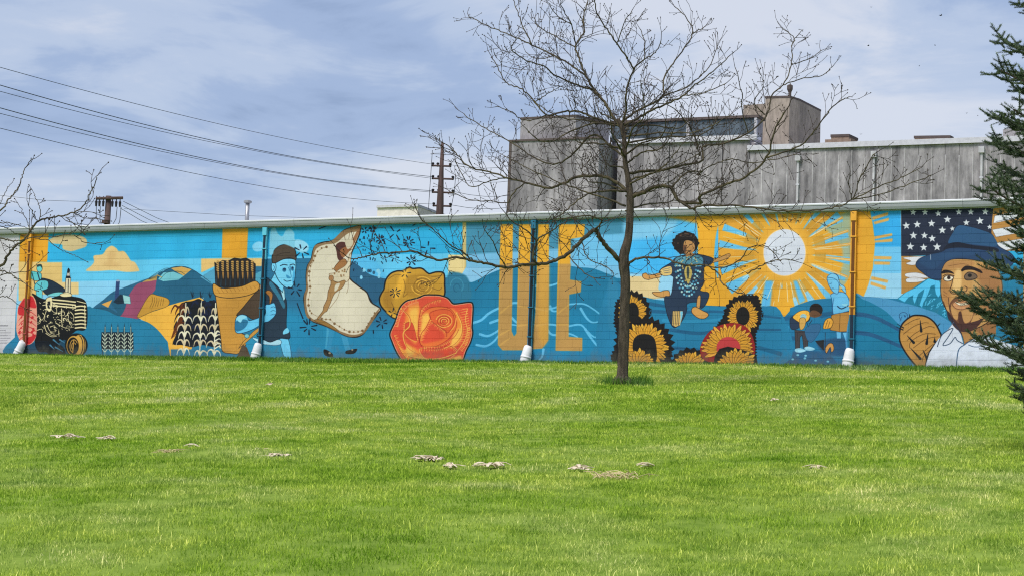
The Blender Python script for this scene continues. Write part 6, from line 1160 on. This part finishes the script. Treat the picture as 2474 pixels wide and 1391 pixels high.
def tuft(name, pts, n, hmin, hmax, w, label, seed, spread=.12):
    r = np.random.default_rng(seed); Vs, Fs = [], []
    for q in pts:
        me = None; a = r.uniform(0, 6.283, n); rr = spread*np.sqrt(r.random(n)); h = r.uniform(hmin, hmax, n); ln = h*r.uniform(.1, .6, n); an = r.uniform(0, 6.283, n)
        for i in range(n):
            b = np.array([q[0]+rr[i]*math.cos(a[i]), q[1]+rr[i]*math.sin(a[i]), 0]); b[2] = float(gz(b[0], b[1]))-.01; sd = np.array([-math.sin(an[i]), math.cos(an[i]), 0])*w; dv = np.array([math.cos(an[i]), math.sin(an[i]), 0])*ln[i]
            k = len(Vs); Vs += [b-sd, b+sd, b+dv*.35+sd*.8+np.array([0, 0, h[i]*.6]), b+dv*.35-sd*.8+np.array([0, 0, h[i]*.6]), b+dv+np.array([0, 0, h[i]])]; Fs += [(k, k+1, k+2, k+3), (k+3, k+2, k+4)]
    o = link(name, mesh_np(name, np.array(Vs), Fs), LUSH); tag(o, label, 'grass', kind='stuff'); return o
_r = random.Random(8)
tuft('wall_grass', [wp(_r.uniform(SA, SB), .16+_r.random()**1.5*1.2, 0) for _ in range(2600)], 14, .04, .13, .007, 'longer uncut grass along the foot of the painted wall', 5, .18)
_b = on_lawn(1502, 931); tuft('tree_grass', [(_b[0]+_r.uniform(-.35, .5), _b[1]+_r.uniform(-.35, .3), 0) for _ in range(44)], 22, .06, .24, .006, 'uncut tuft of grass round the foot of the bare tree', 6, .12)

# ---------------------------------------------------------------- dry litter on the lawn
STRAW = plain('dry_straw', (.70, .58, .34), .9, .25, 20., c2=(.46, .34, .18)); PALEW = plain('pale_bark_chip', (.84, .74, .56), .9, .2, 18., c2=(.58, .46, .32))
def litter(px, py, w, n, label, chips=True, seed=0, flat=.03):
    q = on_lawn(px, py); r = random.Random(seed+int(px)); mb = MB(); ww = w*q[1]/FPX/2
    for i in range(n):
        a = r.uniform(0, 6.28); rr = ww*r.random()**.8*1.15; c = Vector((q[0]+rr*math.cos(a), q[1]+rr*math.sin(a)*.7, 0)); c.z = float(gz(c.x, c.y))+r.uniform(.018, .042); t = r.uniform(0, 6.28)
        if chips:
            L = r.uniform(.05, .26); wd = r.uniform(.005, .024); cu = r.uniform(.004, .03); pts = [c+Vector((math.cos(t)*L*(u-.5), math.sin(t)*L*(u-.5), cu*math.sin(u*3.14))) for u in (0, .33, .66, 1)]; sd = Vector((-math.sin(t), math.cos(t), r.uniform(-.3, .3)))*wd; up = Vector((0, 0, .006))
            V = [p+s_*sd*(1-.3*abs(i_-1.5)) +h*up for i_, p in enumerate(pts) for s_, h in ((-1, 0), (1, 0), (1, 1), (-1, 1))]; F = [(j*4+k, j*4+(k+1) % 4, j*4+4+(k+1) % 4, j*4+4+k) for j in range(3) for k in range(4)]+[(3, 2, 1, 0), (12, 13, 14, 15)]; mb.add(V, F)
        else:
            L = r.uniform(.06, .2); e = c+Vector((math.cos(t)*L, math.sin(t)*L, r.uniform(-.02, .05))); mb.tube([c, (c+e)/2+Vector((0, 0, .02)), e], [.003, .004, .0015], 3)
    o = mb.build('dry_litter' if chips else 'dry_straw', PALEW if chips else STRAW); tag(o, label, 'litter', 'dry scraps lying on the lawn', 'thing'); return o
litter(1038, 1115, 58, 34, 'largest pale curled scrap pile in the centre of the lawn', seed=1); litter(1085, 1134, 30, 9, 'thin pale scraps right beside the largest scrap pile', seed=2); litter(1192, 1132, 66, 20, 'flat pale scrap streak to the right of the largest scrap pile', seed=3)
litter(1406, 1139, 28, 11, 'small pale scrap pile below the tree, right of the lawn centre', seed=4); litter(1560, 1132, 14, 5, 'tiny pale scrap farthest right on the lawn', seed=5); litter(1492, 1160, 130, 60, 'wide thin patch of tan dead straw on the lawn below the tree', False, 6)
litter(672, 1110, 46, 22, 'pale scrap pile left of the lawn centre', seed=7); litter(628, 1094, 36, 12, 'low pale scraps just behind the pile left of the lawn centre', seed=8); litter(412, 1102, 36, 40, 'ragged tan straw tuft on the left part of the lawn', False, 9); litter(468, 1087, 22, 8, 'small pale scraps between the straw tuft and the left scrap pile', seed=10)
litter(168, 1061, 56, 16, 'pale scraps farthest left on the lawn', seed=11); litter(255, 1065, 34, 10, 'small pale scraps right of the farthest left scraps', seed=12); litter(1970, 1138, 18, 5, 'single pale scrap on the right part of the lawn', seed=13); litter(1870, 971, 16, 5, 'small pale scrap high on the lawn right of the tree', seed=14); litter(655, 932, 20, 6, 'small pale scrap high on the left of the lawn', seed=15)
# ---------------------------------------------------------------- birds
FEATHER = plain('dark_feather', (.03, .03, .035), .8)
def bird(px, py, Y, span, an, label):
    q = at(px, py, Y); r = empty('bird', tuple(q)); tag(r, label, 'bird', 'birds in the sky over the concrete building'); c, s_ = math.cos(an), math.sin(an); f = Vector((c, s_*.6, s_*.5)).normalized(); sd = f.cross(Vector((0, 0, 1))).normalized(); up = sd.cross(f); Q = Vector(q)
    L = span*.42; hung(MB().tube([Q-f*L*.6, Q-f*L*.35, Q, Q+f*L*.3, Q+f*L*.42, Q+f*L*.52], [.012*span, .07*span, .1*span, .07*span, .06*span, .005], 6), 'body', FEATHER, r, True)
    for sg in (-1, 1): a = Q+sd*sg*.04*span; hung(MB().add([a+f*L*.25, a-f*L*.2, a+sd*sg*span*.28+up*span*.16+f*L*.22, a+sd*sg*span*.28+up*span*.16-f*L*.12, a+sd*sg*span*.5+up*span*.06-f*L*.15], [(0, 1, 3, 2), (2, 3, 4)]), 'wing', FEATHER, r)
for px, py, Yb, sp, an, lab in ((2273, 38, 70, .24, .5, 'largest dark bird high in the sky at upper right'), (2098, 111, 75, .2, .2, 'small dark bird alone left of the upper right clouds'), (2259, 110, 80, .16, 2.6, 'small dark bird directly below the largest bird'), (1974, 107, 70, .16, 1.2, 'small dark bird just right of the tallest right twigs'), (2336, 274, 75, .14, .9, 'tiny dark bird low near the spruce, left of a fainter one'), (2362, 280, 80, .12, 2., 'faint tiny bird nearest the spruce'), (2105, 18, 85, .14, 1., 'tiny bird near the top edge at upper right'), (2221, 160, 85, .14, .1, 'tiny flat bird in the middle of the right sky'), (2080, 325, 80, .14, 1.4, 'tiny bird just above the tan roof unit')): bird(px, py, Yb, sp, an, lab)
